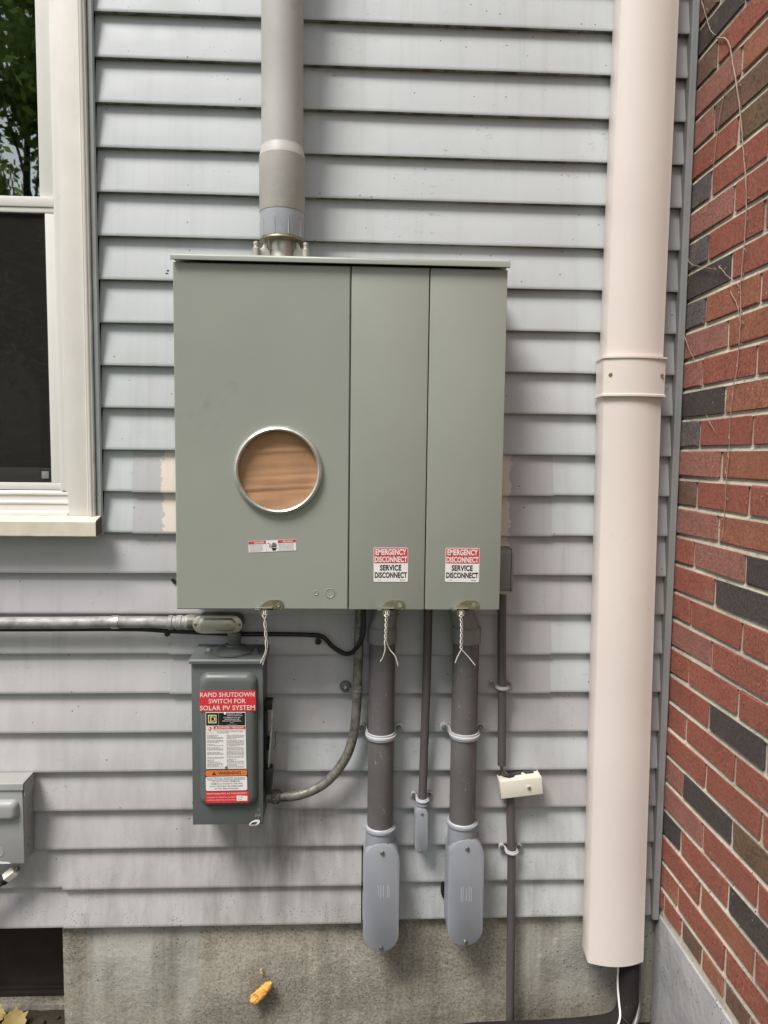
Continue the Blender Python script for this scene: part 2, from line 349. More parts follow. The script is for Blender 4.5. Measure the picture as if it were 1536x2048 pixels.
# lettering: default outline font turned into a mesh fitted to a box in the x-z plane
_fc = {}
def letters(body, x0, x1, z0, z1, y, mat, parent, name='lettering', bold=.0, tilt=0, piv=None, rot90=0, depth=0):
    key = (body, bold)
    if key not in _fc:
        cu = bpy.data.curves.new('t', 'FONT'); cu.body = body; cu.size = 1; cu.offset = bold; cu.resolution_u = 3; cu.fill_mode = 'FRONT'
        if len(body) > 6: cu.space_character = 1.04
        o = bpy.data.objects.new('t', cu); col.objects.link(o)
        dg = bpy.context.evaluated_depsgraph_get(); me = bpy.data.meshes.new_from_object(o.evaluated_get(dg))
        _fc[key] = ([v.co.copy() for v in me.vertices], [tuple(p.vertices) for p in me.polygons])
        bpy.data.objects.remove(o); bpy.data.curves.remove(cu); bpy.data.meshes.remove(me)
    V, F = _fc[key]
    ax0, ax1 = min(v.x for v in V), max(v.x for v in V); ay0, ay1 = min(v.y for v in V), max(v.y for v in V)
    bm = NEW(); vs_ = []
    for v in V:
        u, w = (v.x - ax0) / (ax1 - ax0), (v.y - ay0) / (ay1 - ay0)
        if rot90: u, w = w, 1 - u
        x, z = x0 + u * (x1 - x0), z0 + w * (z1 - z0)
        if tilt and piv:
            dx, dz = x - piv[0], z - piv[1]; c, s = math.cos(tilt), math.sin(tilt); x, z = piv[0] + dx * c - dz * s, piv[1] + dx * s + dz * c
        vs_.append(bm.verts.new((x, y, z)))
    for f in F:
        try: bm.faces.new([vs_[i] for i in f][::1])
        except ValueError: pass
    bmesh.ops.recalc_face_normals(bm, faces=bm.faces[:])
    if bm.faces and sum(f.normal.y for f in bm.faces) > 0: bmesh.ops.reverse_faces(bm, faces=bm.faces[:])
    o0 = ORG[parent.name]; bmesh.ops.translate(bm, verts=bm.verts[:], vec=-o0)
    me = bpy.data.meshes.new(name); bm.to_mesh(me); bm.free(); me.materials.append(MT[mat])
    o = bpy.data.objects.new(name, me); col.objects.link(o); o.parent = parent; ORG[o.name] = o0
    return o
def rotpts(pts, tilt, piv):
    c, s = math.cos(tilt), math.sin(tilt)
    return [(piv[0] + (x - piv[0]) * c - (z - piv[1]) * s, piv[1] + (x - piv[0]) * s + (z - piv[1]) * c) for x, z in pts]
def plate(name, pts, y, th, mat, parent): return obj(name, prism_y(NEW(), pts, y, y - th), mat, parent, smooth=False)
def fine_print(x0, x1, z0, z1, rows, y, mat, parent, tilt=0, piv=(0, 0), name='fine_print', seed=1, fill=.95):
    rr = random.Random(seed); bm = NEW(); dz = (z1 - z0) / rows
    for i in range(rows):
        z = z1 - (i + .5) * dz; x = x0; end = x0 + (x1 - x0) * (fill if rr.random() < .7 else rr.uniform(.35, .8))
        while x < end:
            wd = rr.uniform(.002, .006); e = min(x + wd, end)
            prism_y(bm, rotpts([(x, z - dz * .18), (e, z - dz * .18), (e, z + dz * .18), (x, z + dz * .18)], tilt, piv), y, y - .00015)
            x = e + .0012
    return obj(name, bm, mat, parent, smooth=False)

# ------------------------------------------------------------------ setting: ground, foundation
bm = NEW(); n = 40
def gz(x, y): return .012 * noise.noise((x * 9, y * 9, 1)) + .006 * noise.noise((x * 40, y * 40, 3)) - .004
vg = [[bm.verts.new((-3 + 5 * i / 160, -1.2 + 1.7 * j / 60, gz(-3 + 5 * i / 160, -1.2 + 1.7 * j / 60))) for j in range(61)] for i in range(161)]
for i in range(160):
    for j in range(60): bm.faces.new((vg[i][j], vg[i + 1][j], vg[i + 1][j + 1], vg[i][j + 1]))
tag(obj('soil_bed', bm, 'soil'), kind='structure')
bm = NEW(); bm.faces.new([bm.verts.new(p) for p in ((-150, -150, -.03), (150, -150, -.03), (150, 150, -.03), (-150, 150, -.03))])
tag(obj('ground', bm, 'grass'), kind='structure')

fw = thing('foundation_wall', 'stained parged concrete foundation below the grey siding', 'wall', (.6, .1, -.2))
obj('concrete_face', bx(-.183, 1.42, 0.0185, .30, -.2, .333), 'concrete', fw, bevel=.004)
obj('recess_back', bx(-1.6, -.184, .26, .40, -.2, .345), 'concrete', fw)
obj('ledge', bx(-1.3, -.1845, .105, .1485, -.05, .013), 'concrete', fw, bevel=.003)
wd = thing('basement_window', 'dark boarded basement opening under the siding at bottom left', 'window', (-.6, .14, .0135))
obj('panel', bx(-1.2, -.186, .150, .170, .030, .34), 'wood', wd)
obj('bottom_rail', bx(-1.2, -.186, .137, .1495, .0135, .0290), 'wood', wd, bevel=.002)
obj('mid_rail', bx(-1.2, -.186, .142, .1495, .0295, .040), 'wood', wd, bevel=.002)

# ------------------------------------------------------------------ siding wall, every course its own boards
P = .1016
def zb(k): return 2.55 - P * k
sw = thing('siding_wall', 'pale grey lapped siding wall with thin dark shadow lines', 'wall', (.6, .02, .315))
def board(x0, x1, k, mat, dy=0, dz=0, sag=0.):
    z = zb(k) + dz
    prof = [(.0166, z + .0012), (.0006, z), (0, z + .0012), (.0004, z + .008), (.0080, z + .055), (.0172, z + P + .009), (.0187, z + P + .009), (.0096, z + .055), (.0019, z + .0085), (.0018, z + .0024), (.0166, z + .0024)]
    bm = NEW(); nseg = max(2, int((x1 - x0) / .09)); rings = []
    for i in range(nseg + 1):
        x = x0 + (x1 - x0) * i / nseg; w = .0011 * noise.noise((x * 2.4, k * 3.7, 0)); q = .0013 * noise.noise((x * 1.7, k * 2.9, 5))
        e = 0 if 0 < i < nseg else 0
        rings.append([(x, y + dy + q * (1 if zz < z + .03 else .4), zz + w) for y, zz in prof])
    loft(bm, rings)
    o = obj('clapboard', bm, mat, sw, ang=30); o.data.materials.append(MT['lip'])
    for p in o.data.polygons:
        if p.normal.z < -.9: p.material_index = 1  # undersides take the darker mix of painted lap shade and mildew
    return o
XR = 1.372
for k in range(-7, 23):
    O, N = 'siding', 'siding_new'
    if k <= 12:
        board(-1.5, -.875, k, O)
        if k in (11, 12): pc = [(-.052, .0235, O, 0), (.0205, 1.0655, N, -.0016), (1.063, XR, O, 0)]
        elif k == 10: pc = [(-.052, XR, O, 0)]
        else: pc = [(-.052, XR, O, 0)]
    else:
        L = -1.5
        pc = {13: [(L, 1.25, N, 0), (1.247, XR, O, -.0014)], 14: [(L, XR, N, 0)],
              15: [(L, .109, O, 0), (.106, 1.074, N, -.0016), (1.071, XR, O, 0)],
              16: [(L, .109, O, 0), (.106, 1.074, N, -.0016), (1.071, XR, O, 0)],
              17: [(L, .386, O, 0), (.383, XR, N, -.0016)], 18: [(L, .403, O, 0), (.400, XR, O, -.0016)],
              19: [(L, .395, O, 0), (.392, XR, N, -.0012)], 20: [(L, .5965, O, 0), (.594, XR, O, 0)],
              21: [(L, -.168, O, 0), (-.171, .5925, O, -.0018), (.596, XR, O, 0)],
              22: [(L, -.168, O, 0), (-.171, .5925, O, -.0018), (.596, XR, O, 0)]}[k]
    for x0, x1, m, dy in pc:
        if k >= 13 and m == O and x0 < .3: m = 'siding_low'
        dz = -.0022 if dy else 0
        if k == 22 and x1 < .5926: dz = -.006 if x0 < -1 else -.0075
        if k == 21 and -1 < x0 < .5: dz = -.0055
        board(x0, x1, k, m, dy, dz)
obj('sheathing', bx(-.0636, 1.395, .024, .10, .346, 3.4), 'sheath', sw)
obj('sheathing', bx(-1.5, -.0637, .024, .10, .346, 1.30), 'sheath', sw)
obj('sheathing', bx(-1.5, -.88, .024, .10, 1.301, 3.4), 'sheath', sw)
# channel trims
def channel(x0, x1, y0, z0, z1, lipx):
    bm = NEW(); nz = 24
    prof = [(x0, .014), (x0, y0 + .003), (x0 + .003, y0), (x1 - .003, y0), (x1, y0 + .003), (x1, y0 + .006), (x1 - .0025, y0 + .006), (x1 - .0025, y0 + .0035), (x0 + .0035, y0 + .0035), (x0 + .0035, .014)]
    loft(bm, [[(x + .0012 * noise.noise((z0 + (z1 - z0) * i / nz, lipx, 2)), y, z0 + (z1 - z0) * i / nz) for x, y in prof] for i in range(nz + 1)])
    return obj('channel_trim', bm, 'trim', sw, ang=30)
channel(-.0625, -.0485, -.012, 1.325, 3.10, 1)
channel(1.3635, 1.3815, -.014, .312, 3.40, 2)
def hole(x, z, y, r):
    return obj('nail_hole', lathe_y(NEW(), x, z, [(r, y + .004), (r, y - .0012)], 10), 'black', sw)
hole(.1105, 1.955, .003, .0042); hole(.113, 1.9635, .004, .003); hole(.9415, 1.953, .003, .0028)
hole(.114, 1.2105, .009, .004); hole(.119, 1.206, .008, .0045); hole(.716, .6485, .008, .002)

# ------------------------------------------------------------------ window
wn = thing('window', 'cream framed double hung window with peeling sill and insect screen', 'window', (-.47, .0, 1.323))
WX0, WX1 = -.862, -.064
def frame_part(name, xr0, xr1, y0, y1, z0, z1, mat, bev=.002):     # right and mirrored left stile
    obj(name, bx(xr0, xr1, y0, y1, z0, z1), mat, wn, bevel=bev)
    m = WX0 + WX1; obj(name, bx(m - xr1, m - xr0, y0, y1, z0, z1), mat, wn, bevel=bev)
frame_part('casing', -.1285, -.0805, -.018, .03, 1.372, 3.05, 'white', .003)
for s in (0, 1):                                                    # outer moulding with two beads
    bm = NEW(); m = WX0 + WX1; nz = 60; rings = []
    prof = [(-.080, .03), (-.080, -.021), (-.0775, -.0245), (-.0745, -.0225), (-.0725, -.0258), (-.0695, -.0245), (-.0685, -.0215), (-.0645, -.0195), (-.0638, -.016), (-.0638, .03)]
    for i in range(nz + 1):
        z = 1.366 + (3.09 - 1.366) * i / nz; e = .0009 * noise.noise((z * 30, 3, s)) + .0006 * noise.noise((z * 90, 1, s))
        rings.append([((x + (e if x > -.066 else 0)) if not s else m - x - (e if x > -.066 else 0), y, z) for x, y in prof])
    obj('moulding', loft(bm, rings), 'white', wn, ang=25)
frame_part('jamb', -.150, -.129, -.008, .03, 1.432, 3.0, 'vinyl', .004)
frame_part('jamb_bead', -.1345, -.1288, -.0125, -.0081, 1.43, 3.0, 'vinyl', .0015)
frame_part('sash_stile', -.186, -.1505, .004, .03, 2.128, 3.0, 'vinyl', .003)
frame_part('screen_stile', -.1735, -.1505, .000, .014, 1.452, 2.09, 'vinyl', .002)
mid = (WX0 + WX1) / 2; m2 = WX0 + WX1
xi0, xi1 = m2 + .1505, -.1505
obj('head_casing', bx(WX0 + .02, WX1 - .02, -.019, .03, 3.051, 3.12), 'white', wn, bevel=.003)
obj('meeting_rail', bx(xi0, xi1, -.004, .03, 2.103, 2.127), 'vinyl', wn, bevel=.003)
obj('screen_rail', bx(xi0, xi1, -.001, .016, 2.0905, 2.1025), 'vinyl', wn, bevel=.002)
obj('bottom_rail', bx(xi0, xi1, -.002, .014, 1.434, 1.4515), 'vinyl', wn, bevel=.002)
obj('lower_sash_rail', bx(xi0 + .02, xi1 - .02, .020, .034, 1.4525, 1.487), 'vinyl', wn, bevel=.002)
obj('pane', bx(m2 + .1865, -.1865, .014, .018, 2.128, 3.0), 'glass', wn, smooth=False)
obj('pane', bx(m2 + .1745, -.1745, .026, .029, 1.4875, 2.09), 'glass_low', wn, smooth=False)
obj('insect_screen', bx(m2 + .1765, -.1765, .006, .0065, 1.4545, 2.0875), 'screen', wn, smooth=False)
fr = NEW()
for a in ((m2 + .174, -.174, 2.087, 2.0902), (m2 + .174, -.174, 1.4518, 1.4548)): box(fr, a[0], a[1], .0045, .009, a[2], a[3])
for x in (-.1768, m2 + .174): box(fr, x, x + .0028, .0045, .009, 1.4548, 2.087)
obj('screen_frame', fr, 'pblack', wn, smooth=False)
obj('pull_tab', bx(-.198, -.181, .0035, .006, 1.461, 1.479), 'pvcadapt', wn, bevel=.001)
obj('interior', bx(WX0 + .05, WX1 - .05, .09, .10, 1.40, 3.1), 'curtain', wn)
# stepped sill
prof = [(.03, 1.334), (-.048, 1.3245), (-.0505, 1.327), (-.0505, 1.3605), (-.048, 1.364), (-.018, 1.372), (-.0175, 1.379), (-.011, 1.3835), (-.010, 1.400), (-.0125, 1.4015), (-.0125, 1.405), (-.004, 1.4075), (-.004, 1.4215), (-.007, 1.423), (-.007, 1.427), (.0, 1.433), (.03, 1.433)]
lower = [q for q in prof[:6]] + [(.03, 1.376)]
bm = NEW(); rings = []
for i in range(41):
    x = -.872 + (.872 - .0515) * i / 40; e = .0007 * noise.noise((x * 30, 0, 9))
    rings.append([(x, y, z + e) for y, z in lower])
obj('sill', loft(bm, rings), 'sillm', wn, ang=30)
obj('sill_end', prism_x(NEW(), [(y, z) for y, z in [(-.002, 1.3315), (-.046, 1.3262), (-.0490, 1.3285), (-.0490, 1.3590), (-.046, 1.3620), (-.002, 1.3730)]], -.0514, -.0505), 'bark', wn, smooth=False)
up = [(.03, 1.3725)] + [(-.0178, 1.3722)] + prof[6:]
bm = NEW(); rings = []
for i in range(31):
    x = WX0 + .068 + (-.1293 - WX0 - .068) * i / 30; e = .0008 * noise.noise((x * 26, 4, 9))
    rings.append([(x, y, z + e) for y, z in up])
obj('sill_steps', loft(bm, rings), 'white', wn, ang=25)

# ------------------------------------------------------------------ brick wall, every brick its own object
bwall = thing('brick_wall', 'red brick wall with dark clinkers meeting the siding at right', 'wall', (1.44, -.6, .318))
BX = 1.384
bm = NEW(); ny, nz = 40, 90
obj('mortar', bx(BX + .0050, BX + .09, -1.5, .02, .318, 3.22), 'mortar', bwall)
obj('base', bx(BX - .001, BX + .12, -3.0, .0145, -.2, .3175), 'concrete_paint', bwall, bevel=.003)
special = {(0, 0): 'dark', (1, 0): 'grey', (4, 0): 'dark', (4, 1): 'orange', (5, 0): 'grey', (7, 0): 'brown', (9, 2): 'dark', (10, 1): 'dark',
           (14, 1): 'dark', (17, 1): 'dark', (17, 2): 'olive', (19, 0): 'dark', (19, 2): 'dark', (-7, 0): 'brown', (-8, 0): 'dark', (-9, 0): 'brown',
           (-5, 0): 'pink', (-3, 0): 'grey', (-1, 0): 'grey', (-4, 1): 'olive', (-2, 0): 'pink', (2, 0): 'pink', (6, 0): 'pink', (8, 0): 'pink', (-6, 0): 'pink', (3, 0): 'pink',
           (22, 1): 'red', (22, 2): 'brown', (22, 3): 'orange', (22, 4): 'brown', (21, 3): 'brown', (18, 2): 'red', (11, 3): 'dark', (20, 3): 'olive', (-10, 1): 'dark'}
_bmesh_cache = {}
def brick_mesh(L, colr, v):
    key = (round(L, 4), colr, v)
    if key not in _bmesh_cache:
        b = NEW(); h = .0298; d = .045; rb = random.Random(hash(key[0]) % 1000 + v * 7 + len(colr))
        box(b, 0, d * 2, -L / 2, L / 2, -h, h)
        bmesh.ops.bevel(b, geom=b.edges[:], offset=.0017, segments=1, affect='EDGES')
        for q in b.verts:
            q.co += Vector((rb.uniform(-.0008, .0008), rb.uniform(-.0016, .0016), rb.uniform(-.0016, .0016)))
        me = bpy.data.meshes.new('brick'); b.to_mesh(me); b.free(); me.materials.append(BR[colr]); _bmesh_cache[key] = me
    return _bmesh_cache[key]
MOD = .2257; J = .0125; br = random.Random(3); ob = ORG[bwall.name]
for r in range(-17, 23):
    zc = 1.949 - .0721 * r
    zj = zc + .03605                                     # bed joint above this course: struck, sloping face
    bj = NEW(); rings = []
    for i in range(31):
        y = .012 - 1.4 * i / 30; e = .0009 * noise.noise((y * 25, zj * 9, 0)); f = .0012 * noise.noise((y * 40, zj * 9, 4))
        rings.append([(BX + .012, y, zj + .0072), (BX + .0078 + f, y, zj + .0066 + e), (BX + .0012 + f, y, zj - .0052 + e), (BX + .0012 + f, y, zj - .0072), (BX + .012, y, zj - .0072)])
    obj('bed_joint', loft(bj, rings), 'mortar', bwall, ang=30)
    if r == 22: joints = [.012, -.0255] + [-.0255 - .1008 * i for i in range(1, 12)]
    else: joints = [.012] + [(-.2075 if r % 2 == 0 else -.1005) - MOD * i for i in range(5)]
    for i, (a, b) in enumerate(zip(joints, joints[1:])):
        y1 = a - J / 2 if i else a; y0 = b + J / 2
        if y1 - y0 < .015: continue
        colr = special.get((r, i)) or (br.choices(['red', 'orange', 'pink'], [8, 1.2, 1.5])[0] if i < 3 and r > -2 else '') or br.choices(['red', 'orange', 'pink', 'brown', 'dark', 'olive'], [13, 2.5, 2, .5, .25, .2])[0]
        L = round(y1 - y0, 3); me = brick_mesh(L, colr, br.randrange(3))
        o = bpy.data.objects.new('brick', me); col.objects.link(o); o.parent = bwall
        ztop = .0305
        o.location = Vector((BX + br.uniform(-.0015, .0012), (y0 + y1) / 2, zc + br.uniform(-.0007, .0007))) - ob
        o.rotation_euler = (br.uniform(-.004, .004), br.uniform(-.012, .012), br.uniform(-.004, .004))
        if r == 22: o.scale.z = .76; o.location.z += .0035

# dry vines clinging to the bricks
def vine(label, pts, r0, side=True, seed=0):
    rv = random.Random(seed); p = [(BX - .0045 + rv.uniform(-.001, .001), y, z) for y, z in pts]; s = spline(p, 6)
    s = [q + Vector((0, rv.uniform(-.0012, .0012), rv.uniform(-.001, .001))) for q in s]
    bm = tube(NEW(), s, [r0 * .72 * (1 - .55 * i / len(s)) * rv.uniform(.85, 1.15) for i in range(len(s))], 6)
    if side:
        for q in s[::4]:
            a = rv.uniform(-.9, .9) + (math.pi if rv.random() < .5 else 0); ln = rv.uniform(.006, .018)
            tube(bm, [q, q + Vector((.001, math.cos(a) * ln * .6, math.sin(a) * ln * .6)), q + Vector((.002, math.cos(a + .4) * ln, math.sin(a + .4) * ln))], [r0 * .5, r0 * .4, r0 * .25], 5)
    return tag(obj('vine_stem', bm, 'vine'), label, 'vine', 'dry vines on the brick wall')
vine('longest dry vine stem, running down the brick wall from the top', [(-.103, 2.484), (-.1527, 2.4508), (-.186, 2.3745), (-.213, 2.303), (-.232, 2.232), (-.241, 2.189), (-.2576, 2.118), (-.266, 2.053), (-.267, 1.97), (-.2616, 1.898), (-.2635, 1.853), (-.267, 1.791), (-.263, 1.725), (-.2545, 1.686), (-.2457, 1.6185), (-.2468, 1.5525), (-.2446, 1.494), (-.2402, 1.42), (-.2377, 1.357)], .0022, True, 1)
vine('short dry vine stem at the very top of the brick corner', [(-.0203, 2.614), (-.0425, 2.572), (-.074, 2.518), (-.103, 2.49)], .0018, True, 2)
vine('thin dark vine stem slanting down towards the siding corner', [(-.166, 2.369), (-.133, 2.287), (-.121, 2.212), (-.115, 2.158), (-.099, 2.11), (-.082, 2.069), (-.0665, 2.045), (-.037, 1.996), (-.0094, 1.942)], .0011, False, 3)
vine('curved vine tendril lying across the dark brick', [(-.0048, 2.023), (-.0365, 1.998), (-.1, 1.975), (-.154, 1.9565)], .0015, True, 4)
vine('vine tendril joining the long stem below the dark brick', [(-.165, 1.961), (-.197, 1.935), (-.2596, 1.893)], .0014, True, 5)
vine('slim side shoot beside the long vine stem', [(-.2195, 1.892), (-.248, 1.859), (-.264, 1.821)], .0014, True, 6)
vine('loose straight twig on the bricks near the siding corner trim', [(-.002, 1.846), (-.044, 1.792), (-.0755, 1.76)], .0015, False, 7)
vine('tiny broken twig on the brick level with the downpipe collar', [(-.14, 1.63), (-.181, 1.589)], .0012, False, 8)

# ------------------------------------------------------------------ beige line cover
def cover_ring(xl, xr, z, dpt=.086, corner=.068, wall=0):
    w = xr - xl; p = [(xl + .006, 0.), (xl + .003, -.004), (xl - .003, -corner + .002), (xl - .0015, -corner - .0012)]
    for i in range(13):
        t = i / 12; p.append((xl + .001 + (w - .002) * t, -corner - .002 - (dpt - corner - .002) * (1 - (2 * t - 1) ** 2)))
    p += [(xr + .0015, -corner - .0012), (xr + .003, -corner + .002), (xr - .003, -.004), (xr - .006, 0.)]
    return [(x, y - .001, z) for x, y in p]
lc = thing('line_cover', 'tall beige plastic pipe cover running up the wall beside the brick corner', 'pipe cover', (1.245, -.04, .237))
def cover_piece(name, a, b, cz):
    rings = []
    for i in range(9):
        t = i / 8; rings.append(cover_ring(a[0] + (b[0] - a[0]) * t, a[1] + (b[1] - a[1]) * t, a[2] + (b[2] - a[2]) * t))
    bm = NEW(); loft(bm, rings, True, False)
    inn = [[(x + (.003 if x < 1.24 else -.003), y + .003, z) for x, y, z in r] for r in rings]
    vr = loft(bm, inn, True, False)
    bm.verts.ensure_lookup_table(); nn = len(rings[0]); tot = len(rings) * nn
    for base in (0, (len(rings) - 1) * nn):
        for i in range(nn):
            j = (i + 1) % nn; bm.faces.new((bm.verts[base + i], bm.verts[base + j], bm.verts[tot + base + j], bm.verts[tot + base + i]))
    return obj(name, bm, 'beige', lc, ang=40)
cover_piece('upper_channel', (1.1665, 1.3005, 1.735), (1.1745, 1.304, 3.35), 0)
cover_piece('lower_channel', (1.1770, 1.3165, .2375), (1.1635, 1.3000, 1.715), 0)
bm = NEW(); rings = []
for z, g in ((1.675, .0045), (1.6752, .0075), (1.680, .0075), (1.6815, .0048), (1.7635, .0048), (1.765, .0075), (1.7698, .0075), (1.770, .0045)):
    rings.append([(x, y, z) for x, y, _ in cover_ring(1.1650 - g, 1.3005 + g, z, .0865 + g, .068 + g)])
cl = obj('joint_collar', loft(bm, rings), 'beige', lc, ang=30)
for x, y in ((1.1725, -.0785), (1.2965, -.0775)):
    screw_y('screw', x, 1.726, y, .0052, cl, 'brass')

# insulated lines below the cover
ip = thing('insulated_pipe', 'black foam insulated pipe dropping from the beige cover and bending along the ground', 'pipe', (1.29, -.045, .0))
main = spline([(1.2905, -.046, .275), (1.291, -.046, .16), (1.289, -.052, .110), (1.265, -.060, .068), (1.2, -.065, .055), (1.05, -.07, .051), (.85, -.075, .049), (.70, -.10, .03)], 8)
obj('insulation', tube(NEW(), main, .0265, 20), 'foamblk', ip)
tag(obj('condensate_hose', tube(NEW(), spline([(1.321, -.035, .27), (1.322, -.037, .15), (1.312, -.066, .1), (1.292, -.086, .07), (1.26, -.10, .045), (1.2, -.115, .022)], 8), .0065, 10), 'pvcdark'), 'thin brown hose curling round the black foam pipe', 'hose')
tag(obj('white_wire', tube(NEW(), spline([(1.262, -.05, .26), (1.2615, -.05, .17), (1.262, -.062, .125), (1.257, -.085, .098), (1.235, -.103, .075), (1.20, -.112, .052), (1.16, -.115, .03)], 8), .0026, 8), 'pwhite'), 'white wire running down the left edge of the black foam pipe', 'wire')
zt = spline([(1.263, -.077, .098), (1.28, -.093, .085), (1.30, -.095, .075), (1.316, -.076, .066)], 5)
tag(obj('cable_tie', tube(NEW(), zt, .0022, 6), 'black'), 'black cable tie around the foam pipe, wire and hose', 'cable tie')

# ------------------------------------------------------------------ meter cabinet
cab = thing('meter_cabinet', 'large sage grey electrical meter cabinet with three covers and a round opening', 'meter cabinet', (.533, -.08, 1.1735))
CX0, CX1, CZ0, CZ1, CF = .1635, .9035, 1.1735, 1.9455, -.155
obj('body', bx(CX0 + .003, CX1 - .003, -.140, -.001, CZ0 + .0035, CZ1), 'cabinet', cab, bevel=.003)
bm = NEW()
prism_x(bm, [(-.001, 1.9615), (-.160, 1.9615), (-.1655, 1.9595), (-.167, 1.9555), (-.167, 1.9465), (-.1645, 1.9465), (-.1635, 1.9535), (-.001, 1.9535)], CX0 - .0025, CX1 + .003)
obj('rain_lid', bm, 'cabinet', cab, bevel=.0008, bseg=1)
def cover_panel(x0, x1, hole=None):
    z0, z1 = CZ0, CZ1 - .001
    if not hole:
        return obj('cover_panel', bx(x0, x1, CF, -.1405, z0, z1), 'cabinet', cab, bevel=.0028)
    hx, hz, hr = hole; N = 96; out = []; inn = []
    for i in range(N):
        a = 2 * math.pi * i / N + math.pi / 4 * 0; c, s = math.cos(a), math.sin(a)
        t = min(((x1 - hx) / c if c > 1e-9 else (x0 - hx) / c if c < -1e-9 else 1e9), ((z1 - hz) / s if s > 1e-9 else (z0 - hz) / s if s < -1e-9 else 1e9))
        out.append((hx + c * t, hz + s * t)); inn.append((hx + c * hr, hz + s * hr))
    for cx_, cz_ in ((x0, z0), (x0, z1), (x1, z0), (x1, z1)):
        j = min(range(N), key=lambda q: (out[q][0] - cx_) ** 2 + (out[q][1] - cz_) ** 2); out[j] = (cx_, cz_)
    bm = NEW(); e = .0022
    def ins(p): return (min(max(p[0], x0 + e), x1 - e), min(max(p[1], z0 + e), z1 - e))
    loft(bm, [[(x, -.1405, z) for x, z in out], [(x, CF + e, z) for x, z in out], [(ins(q)[0], CF, ins(q)[1]) for q in out],
              [(hx + (x - hx) * 1.25 if False else ins((hx + (x - hx), z))[0] * 0 + (x * .4 + inn[i][0] * .6), CF, out[i][1] * .4 + inn[i][1] * .6) for i, (x, z) in enumerate(out)],
              [(x, CF, z) for x, z in inn], [(x, -.1405, z) for x, z in inn]], True, False)
    return obj('cover_panel', bm, 'cabinet', cab, ang=30)
HX, HZ = .3935, 1.491
cover_panel(CX0, .5523, (HX, HZ, .0895))
cover_panel(.5545, .7278); cover_panel(.7300, CX1)
prof = [(.0888, -.149), (.0882, -.160), (.0893, -.1655), (.0925, -.1680), (.0965, -.1660), (.0995, -.1600), (.1010, -.1545)]
obj('meter_ring', lathe_y(NEW(), HX, HZ, prof, 96, False), 'ringm', cab)
bm = NEW(); g = 46                                                  # crumpled cardboard blank behind the ring
vv = {}
for i in range(g + 1):
    for j in range(g + 1):
        x = HX - .093 + .186 * i / g; z = HZ - .093 + .186 * j / g
        zz = z - .06 * (x - HX)
        y = -.1475 + .0008 * math.sin(zz * 900) * .25 + .0016 * noise.noise((x * 6, zz * 60, 2)) - .0022 * math.exp(-((zz - (HZ + .044)) / .0035) ** 2) - .0016 * math.exp(-((zz - (HZ - .039)) / .003) ** 2) + .0014 * math.exp(-((zz - (HZ - .046)) / .003) ** 2) + .0012 * math.exp(-((zz - (HZ - .012)) / .003) ** 2)
        vv[i, j] = bm.verts.new((x, y, z))
for i in range(g):
    for j in range(g):
        if (HX - .093 + .186 * (i + .5) / g - HX) ** 2 + (HZ - .093 + .186 * (j + .5) / g - HZ) ** 2 < .0905 ** 2:
            bm.faces.new((vv[i, j], vv[i + 1, j], vv[i + 1, j + 1], vv[i, j + 1]))
bmesh.ops.delete(bm, geom=[v for v in bm.verts if not v.link_faces], context='VERTS')
obj('cardboard_blank', bm, 'card', cab, ang=80)
for x, r_ in ((.4792, .0056), (.5112, .0113)):
    obj('knockout', lathe_y(NEW(), x, 1.2119, [(r_, CF + .001), (r_, CF - .0009), (r_ - .0010, CF - .0014), (r_ - .0022, CF - .0004)], 28), 'cabinet', cab)
def latch(x, z):
    la = plate('latch', [(x - .0225, z - .0075), (x + .010, z - .0075), (x + .019, z - .006)] + [(x + .0255 + .0115 * math.cos(t), z + .0015 + .0115 * math.sin(t)) for t in [R(a) for a in range(-60, 91, 15)]] + [(x + .008, z + .0132), (x - .004, z + .009), (x - .013, z + .001)], CF - .0006, .0022, 'latch', cab)
    obj('rivet', lathe_y(NEW(), x + .0255, z + .0015, [(.0052, CF - .0028), (.0048, CF - .0042), (.002, CF - .0042), (.0016, CF - .003)], 18), 'steel', la)
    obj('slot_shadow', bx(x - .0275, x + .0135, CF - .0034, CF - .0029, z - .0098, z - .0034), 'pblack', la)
    bm = bx(x - .0270, x + .0120, CF - .0085, CF - .0036, z - .0052, z - .0032)
    box(bm, x - .0270, x - .0150, CF - .0100, CF - .0036, z - .0082, z - .0066)
    obj('staple', bm, 'steel', la, bevel=.0006)
    bm = NEW(); cz = z - .0155
    ringo = [(x - .006 + .0092 * math.cos(a), cz + .0105 * math.sin(a)) for a in [2 * math.pi * i / 20 for i in range(20)]]
    ringi = [(x - .006 + .0048 * math.cos(a), cz - .001 + .0050 * math.sin(a)) for a in [2 * math.pi * i / 20 for i in range(20)]]
    loft(bm, [[(q, CF - .0055, w) for q, w in ringo], [(q, CF - .0070, w) for q, w in ringo], [(q, CF - .0070, w) for q, w in ringi], [(q, CF - .0055, w) for q, w in ringi], [(q, CF - .0055, w) for q, w in ringo]], True, False)
    obj('seal_tab', bm, 'latch', la)
for x in (.3685, .6465, .8185): latch(x, 1.1825)

